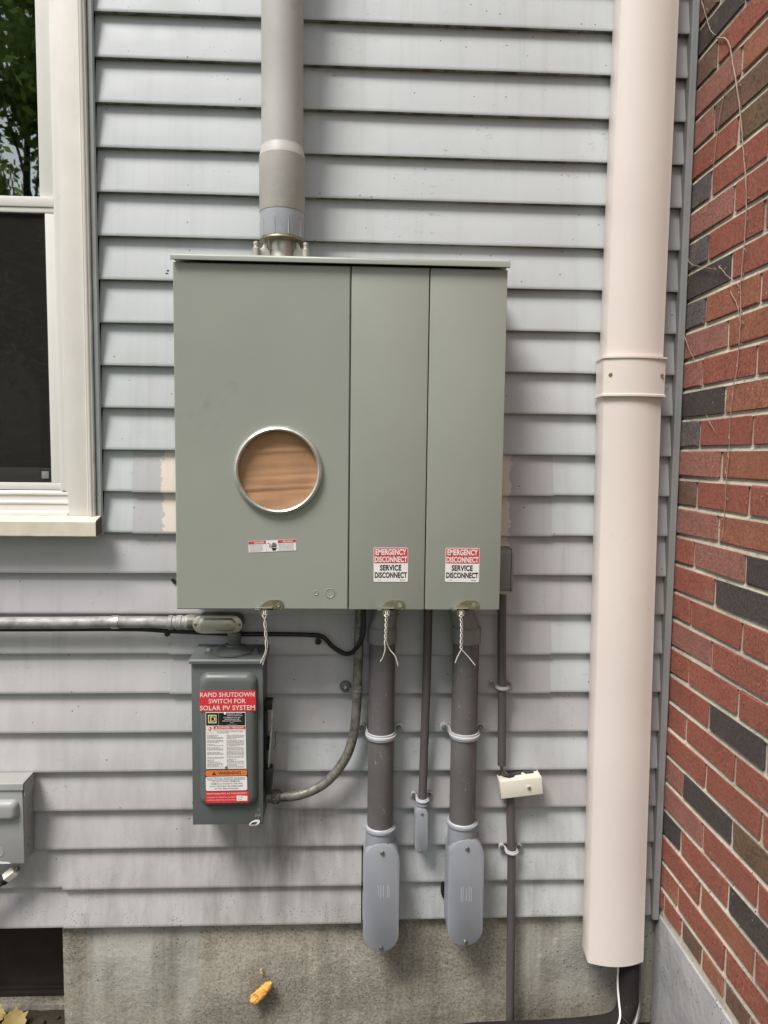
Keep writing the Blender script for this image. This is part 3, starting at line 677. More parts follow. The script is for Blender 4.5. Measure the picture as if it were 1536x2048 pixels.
# stickers on the cabinet
def emergency(x0, z0, tilt):
    w_, h_ = .0790, .0790; pv = (x0, z0); y = CF - .0004
    st = plate('warning_sticker', rotpts(rrect(x0, x0 + w_, z0, z0 + h_, .0032), tilt, pv), y, .0004, 'pwhite', cab)
    plate('red_field', rotpts(rrect(x0 + .0012, x0 + w_ - .0012, z0 + .0433, z0 + h_ - .0012, .002), tilt, pv), y - .0005, .0002, 'pred', st)
    T = lambda s, a, b, c, d, m, bo: letters(s, x0 + a, x0 + b, z0 + c, z0 + d, y - .0009, m, st, bold=bo, tilt=tilt, piv=pv)
    T('EMERGENCY', .0042, .0745, .0622, .0760, 'pwhite', .03); T('DISCONNECT', .0025, .0765, .0452, .0588, 'pwhite', .03)
    T('SERVICE', .0145, .0635, .0262, .0395, 'pblack', .032); T('DISCONNECT', .0025, .0765, .0092, .0226, 'pblack', .032)
    fine_print(x0 + .010, x0 + .016, z0 + .0035, z0 + .0055, 1, y - .0009, 'pblack', st, tilt, pv, seed=4)
    fine_print(x0 + .060, x0 + .072, z0 + .0035, z0 + .0055, 1, y - .0009, 'pblack', st, tilt, pv, seed=5)
emergency(.6107, 1.2383, 0.005); emergency(.7752, 1.2388, -.005)
tl = .055; pv = (.3268, 1.3040); y = CF - .0004; W_, H_ = .1075, .0258
st = plate('danger_sticker', rotpts([(pv[0], pv[1]), (pv[0] + W_, pv[1]), (pv[0] + W_, pv[1] + H_), (pv[0], pv[1] + H_)], tl, pv), y, .0004, 'pwhite', cab)
def dr(name, a, b, c, d, m, o=.0005): return plate(name, rotpts([(pv[0] + a, pv[1] + c), (pv[0] + b, pv[1] + c), (pv[0] + b, pv[1] + d), (pv[0] + a, pv[1] + d)], tl, pv), y - o, .0002, m, st)
dr('red_field', .0004, .0395, .0185, .0254, 'pred'); dr('red_field', .0672, .1071, .0185, .0254, 'pred')
for q in (.0402, .0668): dr('divider', q - .0002, q + .0002, .0004, .0254, 'pgrey')
letters('DANGER', pv[0] + .014, pv[0] + .036, pv[1] + .0198, pv[1] + .0238, y - .0009, 'pwhite', st, bold=.02, tilt=tl, piv=pv)
letters('PELIGRO', pv[0] + .078, pv[0] + .1005, pv[1] + .0198, pv[1] + .0238, y - .0009, 'pwhite', st, bold=.02, tilt=tl, piv=pv)
fine_print(pv[0] + .002, pv[0] + .038, pv[1] + .001, pv[1] + .0175, 6, y - .0006, 'pgrey', st, tl, pv, seed=11, fill=.85)
fine_print(pv[0] + .069, pv[0] + .106, pv[1] + .001, pv[1] + .0175, 6, y - .0006, 'pgrey', st, tl, pv, seed=12, fill=.9)
bm = NEW()                                                          # hand and lead pictogram
def ip_(pts): prism_y(bm, rotpts([(pv[0] + a, pv[1] + c) for a, c in pts], tl, pv), y - .0005, y - .0008)
ip_([(.0545, .0022), (.0605, .0022), (.0632, .0065), (.0632, .0090), (.0600, .0078), (.0560, .0092), (.0525, .0082), (.0525, .0060)])
ip_([(.0520, .0100), (.0560, .0108), (.0600, .0098), (.0634, .0106), (.0634, .0120), (.0536, .0122)])
for i, (a, h_) in enumerate(((.0540, .0190), (.0565, .0205), (.0591, .0200), (.0617, .0175))): ip_([(a, .0122), (a + .0018, .0122), (a + .0018, h_), (a, h_)])
ip_([(.0518, .0135), (.0530, .0120), (.0538, .0125), (.0522, .0152), (.0512, .0150)])
for a, b in (((.0435, .0208), (.0500, .0165)), ((.0500, .0165), (.0468, .0118)), ((.0468, .0118), (.0500, .0098)), ((.0500, .0098), (.0525, .0120))):
    dx, dz = b[0] - a[0], b[1] - a[1]; l_ = math.hypot(dx, dz); nx, nz_ = -dz / l_ * .0006, dx / l_ * .0006
    ip_([(a[0] + nx, a[1] + nz_), (a[0] - nx, a[1] - nz_), (b[0] - nx, b[1] - nz_), (b[0] + nx, b[1] + nz_)])
obj('shock_pictogram', bm, 'pblack', st, smooth=False)

# twisted seal wires hanging from the latches
def seal_wire(label, path, ends, seed, turns=2.5):
    p = spline(path, 14); bm = NEW(); rv = random.Random(seed)
    for s in (0, 1):
        q = []
        for i, c in enumerate(p):
            t = i / (len(p) - 1); a = math.pi * s + turns * 2 * math.pi * t; rr = .0026 * (1 if t > .10 else 1.6)
            q.append(c + Vector((math.cos(a) * rr, math.sin(a) * rr * .8, 0)))
        q += spline([q[-1]] + [Vector(e) for e in ends[s]], 5)[1:]
        tube(bm, q, .0013, 7)
    tube(bm, spline([p[0] + Vector((-.0015, 0, 0)), p[0] + Vector((-.002, .0055, .006)), p[0] + Vector((0, .0085, .0085)), p[0] + Vector((.002, .0055, .006)), p[0] + Vector((.0015, 0, 0))], 4), .00115, 7)
    return tag(obj('seal_wire', bm, 'wire'), label, 'wire', 'twisted seal wires on the cabinet latches')
yw = -.1675
seal_wire('twisted seal wire hanging in front of the dark switch box', [(.3632, yw, 1.164), (.3658, yw, 1.13), (.368, yw, 1.099)], [[(.366, yw - .002, 1.08), (.3545, yw - .003, 1.0525)], [(.368, yw + .002, 1.078), (.3592, yw, 1.0475)]], 1, 1.5)
seal_wire('twisted seal wire splaying wide over the left thick conduit', [(.641, yw, 1.164), (.6402, yw, 1.134), (.6395, yw, 1.10)], [[(.6385, yw - .002, 1.085), (.634, yw, 1.066), (.628, yw + .002, 1.055)], [(.65, yw + .003, 1.082), (.6617, yw, 1.068), (.669, yw - .002, 1.0463)]], 2)
seal_wire('twisted seal wire with short forked ends over the right thick conduit', [(.8128, yw, 1.164), (.8146, yw, 1.1285), (.8143, yw, 1.087)], [[(.807, yw, 1.068), (.801, yw, 1.052)], [(.83, yw + .002, 1.0674), (.8478, yw, 1.0461)]], 3, 3)

# ------------------------------------------------------------------ riser conduit on top
rs = thing('riser_conduit', 'thick bleached grey conduit rising from the top of the meter cabinet', 'conduit', (.3935, -.07, 1.962))
RX, RY = .3935, -.07
obj('pipe', lathe_z(NEW(), RX, RY, [(.0473, 2.19), (.0473, 3.4)], 48), 'pvcold', rs)
obj('pipe_collar', lathe_z(NEW(), RX, RY, [(.0515, 2.079), (.0522, 2.081), (.0524, 2.2005), (.0490, 2.2015)], 48), 'pvcold2', rs)
obj('bell_rim', lathe_z(NEW(), RX, RY, [(.0480, 2.1995), (.0525, 2.2010), (.0518, 2.2065), (.0500, 2.2145), (.0484, 2.2200), (.04745, 2.2255)], 48), 'bell', rs)  # flared rim, its bright highlight carried by the paler colour
bm = lathe_z(NEW(), RX, RY, [(.0455, 2.020), (.0500, 2.021), (.0508, 2.024), (.0510, 2.0785)], 48)
for a in range(0, 360, 36):
    c, s = math.cos(R(a + 4)), math.sin(R(a + 4)); tube(bm, [(RX + .0508 * c, RY + .0508 * s, 2.022), (RX + .0510 * c, RY + .0510 * s, 2.058)], [.0018, .0012], 6)
obj('adapter', bm, 'pvcblue', rs)
obj('locknut', lathe_z(NEW(), RX, RY, [(.030, 2.0145), (.0515, 2.0145), (.0525, 2.0165), (.0515, 2.0198), (.046, 2.0198)], 48), 'latch', rs)
obj('hub', lathe_z(NEW(), RX, RY, [(.036, 1.9616), (.034, 1.968), (.031, 1.976), (.0305, 2.0143)], 36), 'castal', rs)
for s in (-1, 1):
    bm = NEW(); prism_y(bm, [(RX + s * .024, 1.9618), (RX + s * .066, 1.9618), (RX + s * .064, 1.990), (RX + s * .052, 1.993), (RX + s * .044, 1.998), (RX + s * .038, 2.013), (RX + s * .032, 2.013), (RX + s * .033, 1.998), (RX + s * .026, 1.990)], RY - .020, RY - .013)
    obj('hub_web', bm, 'castal', rs, bevel=.0015)
for s in (-1, 1):
    obj('hub_screw', lathe_z(NEW(), RX + s * .056, RY - .031, [(.0085, 1.9617), (.0085, 1.992), (.0055, 1.995), (.0055, 2.001), (.0065, 2.0015), (.0065, 2.006), (.003, 2.008)], 14), 'castal', rs)

# ------------------------------------------------------------------ conduit straps
def strap(label, cx, cy, r, z, hw, mat, ear, sr=.005, wall=-.001, group='two hole conduit straps', er=None):
    """two hole strap clamping a vertical conduit of radius r at (cx,cy)"""
    t = thing('conduit_strap', label, 'strap', (cx, wall, z - hw), group); R1 = r + .0006
    path = [(-ear - .008, wall), (-ear + .005, wall), (-R1 - .006, wall), (-R1 - .0015, wall - .006)]
    if cy < wall: path.append((-R1, cy + .001))
    path += [(-R1 * math.cos(a), cy - R1 * math.sin(a)) for a in [math.pi * i / 20 for i in range(1, 20)]]
    if cy < wall: path.append((R1, cy + .001))
    path += [(R1 + .0015, wall - .006), (R1 + .006, wall), (ear - .005, wall), (ear + .008, wall)]
    th = .0028; prof = [(-hw, 0), (-hw * .9, -th), (-hw * .4, -th), (-hw * .25, -th * 2.0), (hw * .25, -th * 2.0), (hw * .4, -th), (hw * .9, -th), (hw, 0)]
    bm = NEW(); rings = []
    for i, (x, y) in enumerate(path):
        x0, y0 = path[max(0, i - 1)]; x1, y1 = path[min(len(path) - 1, i + 1)]; dx, dy = x1 - x0, y1 - y0; l_ = math.hypot(dx, dy); nx, ny = dy / l_, -dx / l_
        sgn = 1 if (nx * x + ny * (y - cy) > 0 or abs(x) > R1 + .004) else -1
        if abs(x) > R1 + .004: nx, ny, sgn = 0, -1, 1
        wsc = 1.0; flat = 1 if 3 < i < len(path) - 4 else .5
        rings.append([(cx + x + nx * sgn * (-o * flat if False else abs(o) * (flat if abs(o) > th else 1)), y + ny * sgn * abs(o) * (flat if abs(o) > th else 1), z + dz * wsc) for dz, o in prof])
    loft(bm, rings)
    for s in (-1, 1): lathe_y(bm, cx + s * ear, z + .003, [(er or hw * 1.5, wall + .004), (er or hw * 1.5, wall - .0034), ((er or hw * 1.5) - .0015, wall - .0046)], 20)
    obj('band', bm, mat, t, ang=40)
    for s in (-1, 1): screw_y('screw', cx + s * ear, z + .003, wall - .0046, sr, t)
    return t

# ------------------------------------------------------------------ the two thick conduits with pull elbows
def stadium(cx, hw, z0, z1, n=12, taper=1.0):
    p = [(cx + hw * math.cos(R(180 * i / n)), z1 - hw + hw * math.sin(R(180 * i / n))) for i in range(n + 1)]
    p += [(cx - hw * taper * math.cos(R(180 * i / n)), z0 + hw - hw * math.sin(R(180 * i / n))) for i in range(n + 1)]
    return p
def elbow(root, cx, hw, z0, z1, yb, yf, mat, neck, screws, px, name='elbow_body', coverm=None, rsc=.0055, prn=True):
    """pull elbow: rounded body, collar for the pipe, oval cover with two screws"""
    nx, ny, nr, nz0, nz1 = neck; bm = NEW()
    rings = []
    for y, g in ((yb, -.004), (yb - .004, 0.), (yf + .012, 0), (yf + .005, -.0005), (yf + .001, -.003)):
        rings.append([(x, y, z) for x, z in stadium(cx, hw + g, z0 - g, z1 + g)])
    loft(bm, rings)
    lathe_z(bm, nx, ny, [(nr * .96, nz0), (nr, nz0 + .004), (nr, nz1 - .006), (nr + .003, nz1 - .005), (nr + .003, nz1), (nr - .003, nz1)], 36)
    b = obj(name, bm, mat, root, ang=40)
    rings = [[(x, y, z) for x, z in stadium(cx, hw + g, z0 - g, z1 + g)] for y, g in ((yf + .0015, -.0005), (yf - .001, 0), (yf - .003, -.0006), (yf - .0038, -.002))]
    rings[0] = [(x, yf + .0008, z) for x, _, z in rings[0]]
    obj('cover_plate', loft(NEW(), rings), coverm or mat, b, ang=35)
    for z in screws: screw_y('screw', px(z), z, yf - .0038, rsc, b)
    return b
def emboss(b, cx, cz, y, cols, h, seed, mat='pvcstrap'):
    rr = random.Random(seed); bm = NEW()
    for c, hh in cols:
        z = cz + hh / 2
        while z > cz - hh / 2:
            d = rr.uniform(.0014, .0026); box(bm, cx + c - .0011 * rr.uniform(.6, 1), cx + c + .0011 * rr.uniform(.6, 1), y - .0006, y + .0002, z - d, z); z -= d + rr.uniform(.0007, .0016)
    return obj('moulded_print', bm, mat, b, smooth=False)
def big_conduit(label, cx, top_off, zc, lb, seed):
    t = thing('thick_conduit', label, 'conduit', (cx, -.04, lb[0]), 'thick dark conduits with pull elbows')
    r = .0328
    obj('pipe', lathe_z(NEW(), cx, -.04, [(r, zc - .01), (r, 1.085)], 40), 'pvcdark', t)
    ox = cx + top_off
    bm = loft(NEW(), [[(x0 + q, -.04 + w, z) for q, w in circ(rad, 36)] for x0, rad, z in
        ((cx, .0345, 1.0672), (cx, .0365, 1.068), (cx, .0365, 1.105), (cx, .0335, 1.108), (cx + top_off * .15, .0335, 1.112), (ox, .0305, 1.150), (ox, .0305, 1.1768))])
    obj('offset_adapter', bm, 'pvcadapt', t, ang=30)
    bz0, bz1, bcx, hw = lb
    b = elbow(t, bcx, hw, bz0, bz1, -.004, -.076, 'pvclight', (cx, -.042, .0365, bz1 - .040, zc + .006), (bz1 - .0225, bz0 + .0128), lambda z: bcx + .0005)
    emboss(b, bcx + .004, (bz0 + bz1) / 2 + (.018 if seed == 1 else -.002), -.0797, [(-.012, .028), (-.006, .034), (.001, .03), (.011, .034), (.015, .030)] if seed == 1 else [(-.016, .036), (-.0115, .04), (-.003, .03), (.004, .04), (.0095, .034)], .04, seed)
    if seed == 2:
        obj('siding_hole_disc', lathe_y(NEW(), .835, .392, [(.034, .012), (.034, -.0035)], 28), 'black', b)  # black disc added to stand for the dark hole in the siding
    obj('cement_bead', lathe_z(NEW(), cx, -.04, [(.0329, zc + .0062), (.0352, zc + .0064), (.0345, zc + .0085), (.0329, zc + .0098)], 36, False), 'ringm' if False else 'pvcstrap', t)
    return t
big_conduit('left thick dark conduit with a rectangular ended elbow hanging over the concrete', .6375, .0085, .588, (.284, .568, .6414, .0448), 1)
big_conduit('right thick dark conduit whose elbow hides a round hole in the siding', .8462, -.0155, .598, (.2956, .5758, .8535, .0448), 2)
strap('pale strap with two screws around the left thick conduit', .6368, -.04, .0328, .8318, .0088, 'pvcstrap', .0475, .0068, er=.0125)
strap('pale strap with two screws around the right thick conduit', .8475, -.04, .0328, .832, .0088, 'pvcstrap', .0470, .0068, er=.0125)

# ------------------------------------------------------------------ slim conduits
t = thing('slim_conduit', 'slim grey conduit between the two thick ones, ending in a small oval elbow', 'conduit', (.7435, -.026, .52), 'slim grey conduits')
obj('pipe', tube(NEW(), [(.752, -.028, 1.1766), (.7505, -.028, .95), (.7455, -.026, .66), (.7453, -.026, .63)], .0109, 18), 'pvcmid', t)
elbow(t, .7425, .0168, .5225, .640, -.006, -.044, 'pvclight', (.7452, -.026, .0135, .615, .6465), (.627, .5295), lambda z: .7425 + (z - .58) * .012, rsc=.0032)
strap('small strap at the top of the small oval elbow', .7457, -.026, .0112, .6535, .0052, 'pvcstrap', .0205, .0052, er=.0078)
t = thing('slim_conduit', 'slim grey conduit with black print, open above the cream junction box', 'conduit', (.947, -.028, .742), 'slim grey conduits')
pth = [Vector((.936, -.028, 1.215)), Vector((.939, -.028, 1.05)), Vector((.9435, -.028, .915)), Vector((.947, -.028, .744))]
bm = tube(NEW(), pth, .0108, 20, False); tube(bm, pth, .0086, 20, False); obj('pipe', bm, 'pvcmid', t)
bm = NEW(); rr = random.Random(5); z = 1.19
while z > .76:
    f = min(2, int((1.215 - z) / .16)); xx = None
    for a, b in zip(pth, pth[1:]):
        if b.z <= z <= a.z: xx = a.x + (b.x - a.x) * (a.z - z) / (a.z - b.z)
    d = rr.uniform(.0018, .0042); ang = R(28)
    for w0 in (0, .0014):
        if rr.random() < .8: box(bm, xx + .0098 * math.cos(ang) - .0010 + w0 * .5, xx + .0098 * math.cos(ang) + w0 * .5, -.028 - .0109 * math.sin(ang) - .0014 + w0, -.028 - .0109 * math.sin(ang) - .0004 + w0, z - d * rr.uniform(.5, 1), z)
    z -= d + rr.uniform(.001, .003)
obj('printed_line', bm, 'pblack', t, smooth=False)
strap('small strap on the printed slim conduit below the meter cabinet', .9435, -.028, .0112, .9465, .0052, 'pvcstrap', .0218, .0055, er=.0082)
t = thing('slim_conduit', 'slim brown grey conduit running from the cream junction box to the ground', 'conduit', (.987, -.024, .0), 'slim grey conduits')
obj('pipe', tube(NEW(), [(.973, -.022, .668), (.9755, -.022, .58), (.980, -.022, .51), (.984, -.022, .3), (.9885, -.024, .0)], .0110, 18), 'pvcmid', t)
strap('small strap on the lowest slim conduit below the cream box', .9802, -.022, .0112, .511, .0055, 'pvcstrap', .0225, .0050, er=.0076)

# cream bonding box
ib = thing('bonding_box', 'small cream plastic bonding box tilted on the siding', 'junction box', (.994, -.025, .664))
c0 = (.995, .692); tlt = .1145
def ibm(bm): bmesh.ops.rotate(bm, verts=bm.verts[:], cent=(c0[0], 0, c0[1]), matrix=Matrix.Rotation(-tlt, 3, 'Y')); return bm
bm = NEW(); hx, hz = .0535, .0222
prof = [(-.0535, .0222), (-.032, .0222)]
box(bm, c0[0] - hx, c0[0] + hx, -.047, -.044, c0[1] - hz, c0[1] + hz)
box(bm, c0[0] - hx, c0[0] - hx + .003, -.0439, -.004, c0[1] - hz, c0[1] + hz)
box(bm, c0[0] + hx - .003, c0[0] + hx, -.0439, -.004, c0[1] - hz, c0[1] + hz)
box(bm, c0[0] - hx + .0031, c0[0] + hx - .0031, -.0439, -.004, c0[1] - hz, c0[1] - hz + .003)
obj('shell', ibm(bm), 'cream', ib, bevel=.0012)
# top rim with the cable notches
top = [(-hx + .0031, -.0438), (-hx + .0031, -.012), (-.042, -.012), (-.036, -.024), (-.026, -.031), (-.014, -.029), (-.009, -.020), (.008, -.019), (.010, -.009), (.015, -.009), (.020, -.020), (.040, -.020), (.043, -.008), (hx - .0031, -.012), (hx - .0031, -.0438)]
bm = NEW(); loft(bm, [[(c0[0] + x, y, z) for x, y in top] for z in (c0[1] + hz - .003, c0[1] + hz - .0004)])
obj('top_rim', ibm(bm), 'cream', ib, smooth=False)
obj('back_plate', ibm(bx(c0[0] - hx + .004, c0[0] + hx - .004, -.0038, -.0008, c0[1] - hz + .004, c0[1] + hz - .001)), 'switch', ib)
obj('terminal_bar', ibm(bx(c0[0] - .03, c0[0] + .045, -.025, -.010, c0[1] - .005, c0[1] + .012)), 'screwm', ib, bevel=.001)
obj('screw_boss', lathe_y(NEW(), 1.0135, .6935, [(.0066, -.0471), (.0066, -.0478), (.005, -.0482)], 20), 'cream', ib)
screw_y('screw', 1.0135, .6935, -.0482, .0042, ib)
tag(obj('ground_wire', tube(NEW(), spline([(.946, -.028, .775), (.9465, -.028, .735), (.951, -.026, .722), (.962, -.022, .713), (.972, -.018, .705)], 6), .0032, 8), 'copper'), 'green ground wire entering the cream bonding box', 'wire')
tag(obj('ground_wire', tube(NEW(), spline([(.949, -.025, .775), (.951, -.024, .737), (.957, -.021, .722), (.968, -.017, .712)], 6), .0026, 8), 'screwm'), 'bare ground wire beside the green one above the cream box', 'wire')

# grey weatherproof box half hidden by the cabinet
wb = thing('outlet_box', 'grey weatherproof box peeking out right of the meter cabinet', 'junction box', (.93, -.035, 1.19))
def rr_yz(y0, y1, z0, z1, r): return rrect(y0, y1, z0, z1, r, 5)
bm = NEW(); prism_x(bm, rr_yz(-.076, -.004, 1.200, 1.3045, .011), .86, .9455); obj('body', bm, 'pvcadapt', wb, ang=30)
bm = NEW(); prism_x(bm, rr_yz(-.0755, -.0045, 1.2005, 1.304, .011), .9456, .9472); obj('gasket', bm, 'pblack', wb, ang=30)
bm = NEW(); loft(bm, [[(x, y, z) for y, z in rr_yz(-.0765 + g, -.0035 - g, 1.1995 + g, 1.305 - g, .011)] for x, g in ((.9473, 0), (.951, 0), (.953, .003))]); obj('cover_plate', bm, 'pvcadapt', wb, ang=30)
bm = NEW(); lathe_x(bm, -.055, 1.197, [(.0045, .920), (.0045, .9508)], 14); lathe_z(bm, .936, -.030, [(.0135, 1.188), (.0135, 1.1998)], 20); obj('mounting_lug', bm, 'castal', wb)
lathe = lathe_x(NEW(), -.055, 1.197, [(.0030, .9509), (.0030, .9525)], 10); obj('screw', lathe, 'screwm', wb)

# ------------------------------------------------------------------ horizontal metal conduit and its elbow
em = thing('metal_conduit', 'weathered metal conduit running horizontally from the left edge to an oval elbow', 'conduit', (-.2, -.024, 1.095))
EZ = 1.1112
obj('pipe', tube(NEW(), spline([(-1.4, -.024, 1.1085), (-.3, -.024, 1.1095), (-.02, -.024, 1.1118), (.06, -.024, 1.112), (.122, -.024, EZ)], 6), .0146, 20), 'emt', em)
bm = lathe_x(NEW(), -.024, EZ, [(.0150, .110), (.0178, .112), (.0178, .121), (.0160, .1225), (.0160, .130), (.0182, .1315), (.0182, .144), (.0165, .1455), (.0165, .152), (.0186, .154), (.0186, .160), (.016, .172)], 28)
obj('connector', bm, 'emt', em, ang=30)
ECX, ECZ = .2352, 1.1126
def hstad(hl, hh, n=10):
    return [(ECX + hl - hh + hh * math.cos(R(-90 + 180 * i / n)), ECZ + hh * math.sin(R(-90 + 180 * i / n))) for i in range(n + 1)] + [(ECX - hl + hh - hh * math.cos(R(-90 + 180 * i / n)), ECZ - hh * math.sin(R(-90 + 180 * i / n))) for i in range(n + 1)]
bm = loft(NEW(), [[(x, y, z) for x, z in hstad(.0595 + g, .0218 + g)] for y, g in ((-.004, -.004), (-.009, 0), (-.047, .0005), (-.0475, -.001))])
lathe_x(bm, -.026, ECZ, [(.0195, .160), (.0195, .190)], 24)
eb = obj('elbow_body', bm, 'emtdark', em, ang=35)
bm = loft(NEW(), [[(x, y, z) for x, z in hstad(a, b)] for y, a, b in ((-.0477, .0602, .0222), (-.0497, .0602, .0222), (-.0502, .0597, .0217), (-.0502, .0480, .0170), (-.0518, .0450, .0152), (-.0548, .0415, .0125), (-.0555, .0395, .0108))])
obj('cover_plate', bm, 'castal', eb, ang=50)
screw_y('screw', ECX - .0535, ECZ + .0005, -.0502, .0036, eb); screw_y('screw', ECX + .0535, ECZ - .001, -.0502, .0036, eb)
obj('nipple', lathe_z(NEW(), .273, -.036, [(.0168, 1.0915), (.0168, 1.081), (.0178, 1.080), (.0178, 1.0745), (.0168, 1.0735), (.0158, 1.071), (.0158, 1.046)], 28), 'switch', em, ang=30)
cs = thing('conduit_clip', 'one hole metal strap holding the horizontal metal conduit', 'strap', (-.016, -.002, 1.085))
bm = loft(NEW(), [[(x, -.024 + y, 1.1118 + z) for y, z in [(math.cos(R(a)) * rr_, math.sin(R(a)) * rr_) for a in range(-110, 111, 10) for rr_ in (.0150,)] + [(math.cos(R(a)) * .0164, math.sin(R(a)) * .0164) for a in range(110, -111, -10)]] for x in (-.026, -.024)])
bm.free()
bm = lathe_x(NEW(), -.024, 1.1118, [(.0148, -.0262), (.0163, -.0258), (.0163, -.0085), (.0148, -.008)], 28, False)
obj('band', bm, 'steel', cs)
obj('foot', bx(-.024, -.004, -.006, -.001, 1.0835, 1.0955), 'castal', cs, bevel=.001)

# ------------------------------------------------------------------ safety switch
ss = thing('safety_switch', 'dark grey green solar safety switch box with red labels and side handle', 'switch box', (.267, -.05, .633))
SX0, SX1, SZ0, SZ1, SF = .1822, .3512, .633, 1.0325, -.10
obj('body', bx(SX0 + .002, SX1 - .0015, -.092, -.001, SZ0 + .002, SZ1), 'switch', ss, bevel=.002)
obj('door', bx(SX0, SX1, SF, -.0925, SZ0, SZ1 - .0005), 'switch', ss, bevel=.0022)
rings = []
for g, y in ((0, SF + .0008), (0, SF - .0005), (.0035, SF - .006), (.0075, SF - .0115), (.0125, SF - .0145), (.02, SF - .015)):
    rings.append([(x, y, z) for x, z in rrect(.2005 + g, .3395 - g, .681 + g, 1.0105 - g, .024 - g * .5, 8)])
obj('raised_panel', loft(NEW(), rings), 'switch', ss, ang=60)
bm = prism_x(NEW(), [(-.001, 1.0500), (-.020, 1.0495), (-.094, 1.0448), (-.106, 1.0425), (-.1085, 1.0385), (-.1085, 1.0322), (-.106, 1.0322), (-.1045, 1.0375), (-.092, 1.0405), (-.092, 1.0326), (-.001, 1.0326)], SX0 - .003, SX1 + .003)
obj('rain_lid', bm, 'switch', ss, ang=25)
bm = lathe_z(NEW(), .272, -.048, [(.052, 1.0460), (.052, 1.0505), (.044, 1.0530), (.037, 1.0560), (.033, 1.0585), (.018, 1.0605), (.017, 1.063)], 36)
box(bm, .208, .336, -.072, -.024, 1.0465, 1.0505)
hb = obj('hub', bm, 'switch', ss, ang=30)
for x in (.216, .330): obj('hub_screw', lathe_z(NEW(), x, -.058, [(.006, 1.0506), (.006, 1.0545), (.003, 1.0565)], 12), 'castal' if x < .25 else 'switch', hb)
# side handle
obj('handle_bracket', bx(SX1 - .001, SX1 + .0185, -.068, -.040, .905, .9285), 'black', ss, bevel=.002)
bm = bx(SX1 - .001, SX1 + .0042, -.075, -.030, .755, .9049); box(bm, SX1 - .001, SX1 + .012, -.060, -.030, .800, .826)
obj('handle_base', bm, 'pblack', ss, bevel=.001)
hl = obj('handle_lever', prism_x(NEW(), [(-.058, .925), (-.052, .925), (-.066, .752), (-.072, .752)], SX1 + .0, SX1 + .003) if False else loft(NEW(), [[(x0, y, z), (x0 + .0034, y, z), (x0 + .0034, y - .010, z), (x0, y - .010, z)] for x0, y, z in ((.3672, -.052, .926), (.3675, -.053, .90), (.3660, -.055, .86), (.3625, -.058, .81), (.3590, -.062, .757))]), 'steel', ss)
bm = prism_y(NEW(), [(.3515, .7615), (.3690, .7615), (.3720, .757), (.3680, .709), (.3650, .7055), (.3520, .7055)], -.082, -.048)
obj('handle_grip', bm, 'black', ss, bevel=.003)
bm = tube(NEW(), spline([(.3700, -.045, .850), (.3755, -.045, .842), (.3745, -.045, .825), (.3760, -.046, .812), (.3715, -.047, .800), (.3665, -.047, .801)], 5), .0014, 7)
tag(obj('lock_ring', bm, 'screwm'), 'small bent wire ring hooked on the switch handle', 'ring')
ss2 = plate('hasp', rotpts(stadium(0, .0045, -.0115, .0115, 8), R(78), (0, 0)), 0, .0015, 'steel', ss); me = ss2.data
for v in me.vertices: v.co += Vector((.3315, SF - .0125, .6425)) * 1.0
bpy.data.objects.remove(ss2)
bm = NEW(); oo = [(.3318 + .0125 * math.cos(a), .6418 + .0048 * math.sin(a) + .0025 * math.cos(a)) for a in [2 * math.pi * i / 24 for i in range(24)]]
ii = [(.3310 + .0080 * math.cos(a), .6418 + .0022 * math.sin(a) + .001 * math.cos(a)) for a in [2 * math.pi * i / 24 for i in range(24)]]
loft(bm, [[(x, SF - .0145 + .012 * max(0, (z - .640) / .01), z) for x, z in q] for q in (oo, ii)], True, False)
loft(bm, [[(x, SF - .0130 + .012 * max(0, (z - .640) / .01), z) for x, z in q] for q in (ii, oo)], True, False)
obj('hasp', bm, 'pgrey', ss)
letters('O', .3375, .3435, .6655, .6735, SF - .0006, 'lightbox', ss, 'embossed_letters')
letters('FF', .3325, .3455, .6505, .6595, SF - .0006, 'lightbox', ss, 'embossed_letters')
# labels on the raised panel
YF = SF - .0152
a = plate('shutdown_label', rotpts(rrect(.2042, .3362, .9198, .9692, .0015), .006, (.204, .92)), YF, .0004, 'predbright', ss)
yl = YF - .0008
letters('RAPID SHUTDOWN', .2065, .3335, .9545, .9655, yl, 'ofwhite', a, bold=.012, tilt=.006, piv=(.204, .92))
letters('SWITCH FOR', .2262, .3125, .9388, .9500, yl, 'ofwhite', a, bold=.012, tilt=.006, piv=(.204, .92))
letters('SOLAR PV SYSTEM', .2055, .3345, .9225, .9338, yl, 'ofwhite', a, bold=.012, tilt=.006, piv=(.204, .92))
a = plate('rating_label', [(.2188, .7795), (.3135, .7795), (.3118, .9180), (.2185, .9180)], YF, .0003, 'pwhite', ss)
yl = YF - .0006
def q_(name, x0, x1, z0, z1, m, d=0., par=None): return plate(name, [(x0, z0), (x1, z0), (x1, z1), (x0, z1)], yl - d, .0002, m, par or a)
q_('black_field', .2196, .2486, .8866, .9165, 'pblack'); q_('black_field', .2494, .3108, .8858, .9165, 'pblack')
bm = NEW()                                                        # square emblem with a block letter
def em_(x0, x1, z0, z1): prism_y(bm, [(x0, z0), (x1, z0), (x1, z1), (x0, z1)], yl - .0004, yl - .0006)
ex0, ex1, ez0, ez1 = .2243, .2440, .8915, .9118; w_ = .0021
em_(ex0, ex1, ez0, ez0 + w_); em_(ex0, ex1, ez1 - w_, ez1); em_(ex0, ex0 + w_, ez0 + w_, ez1 - w_); em_(ex1 - w_, ex1, ez0 + w_, ez1 - w_)
em_(.2280, .2372, .8955, .8972); em_(.2280, .2372, .9060, .9077); em_(.2298, .2318, .8972, .9060)
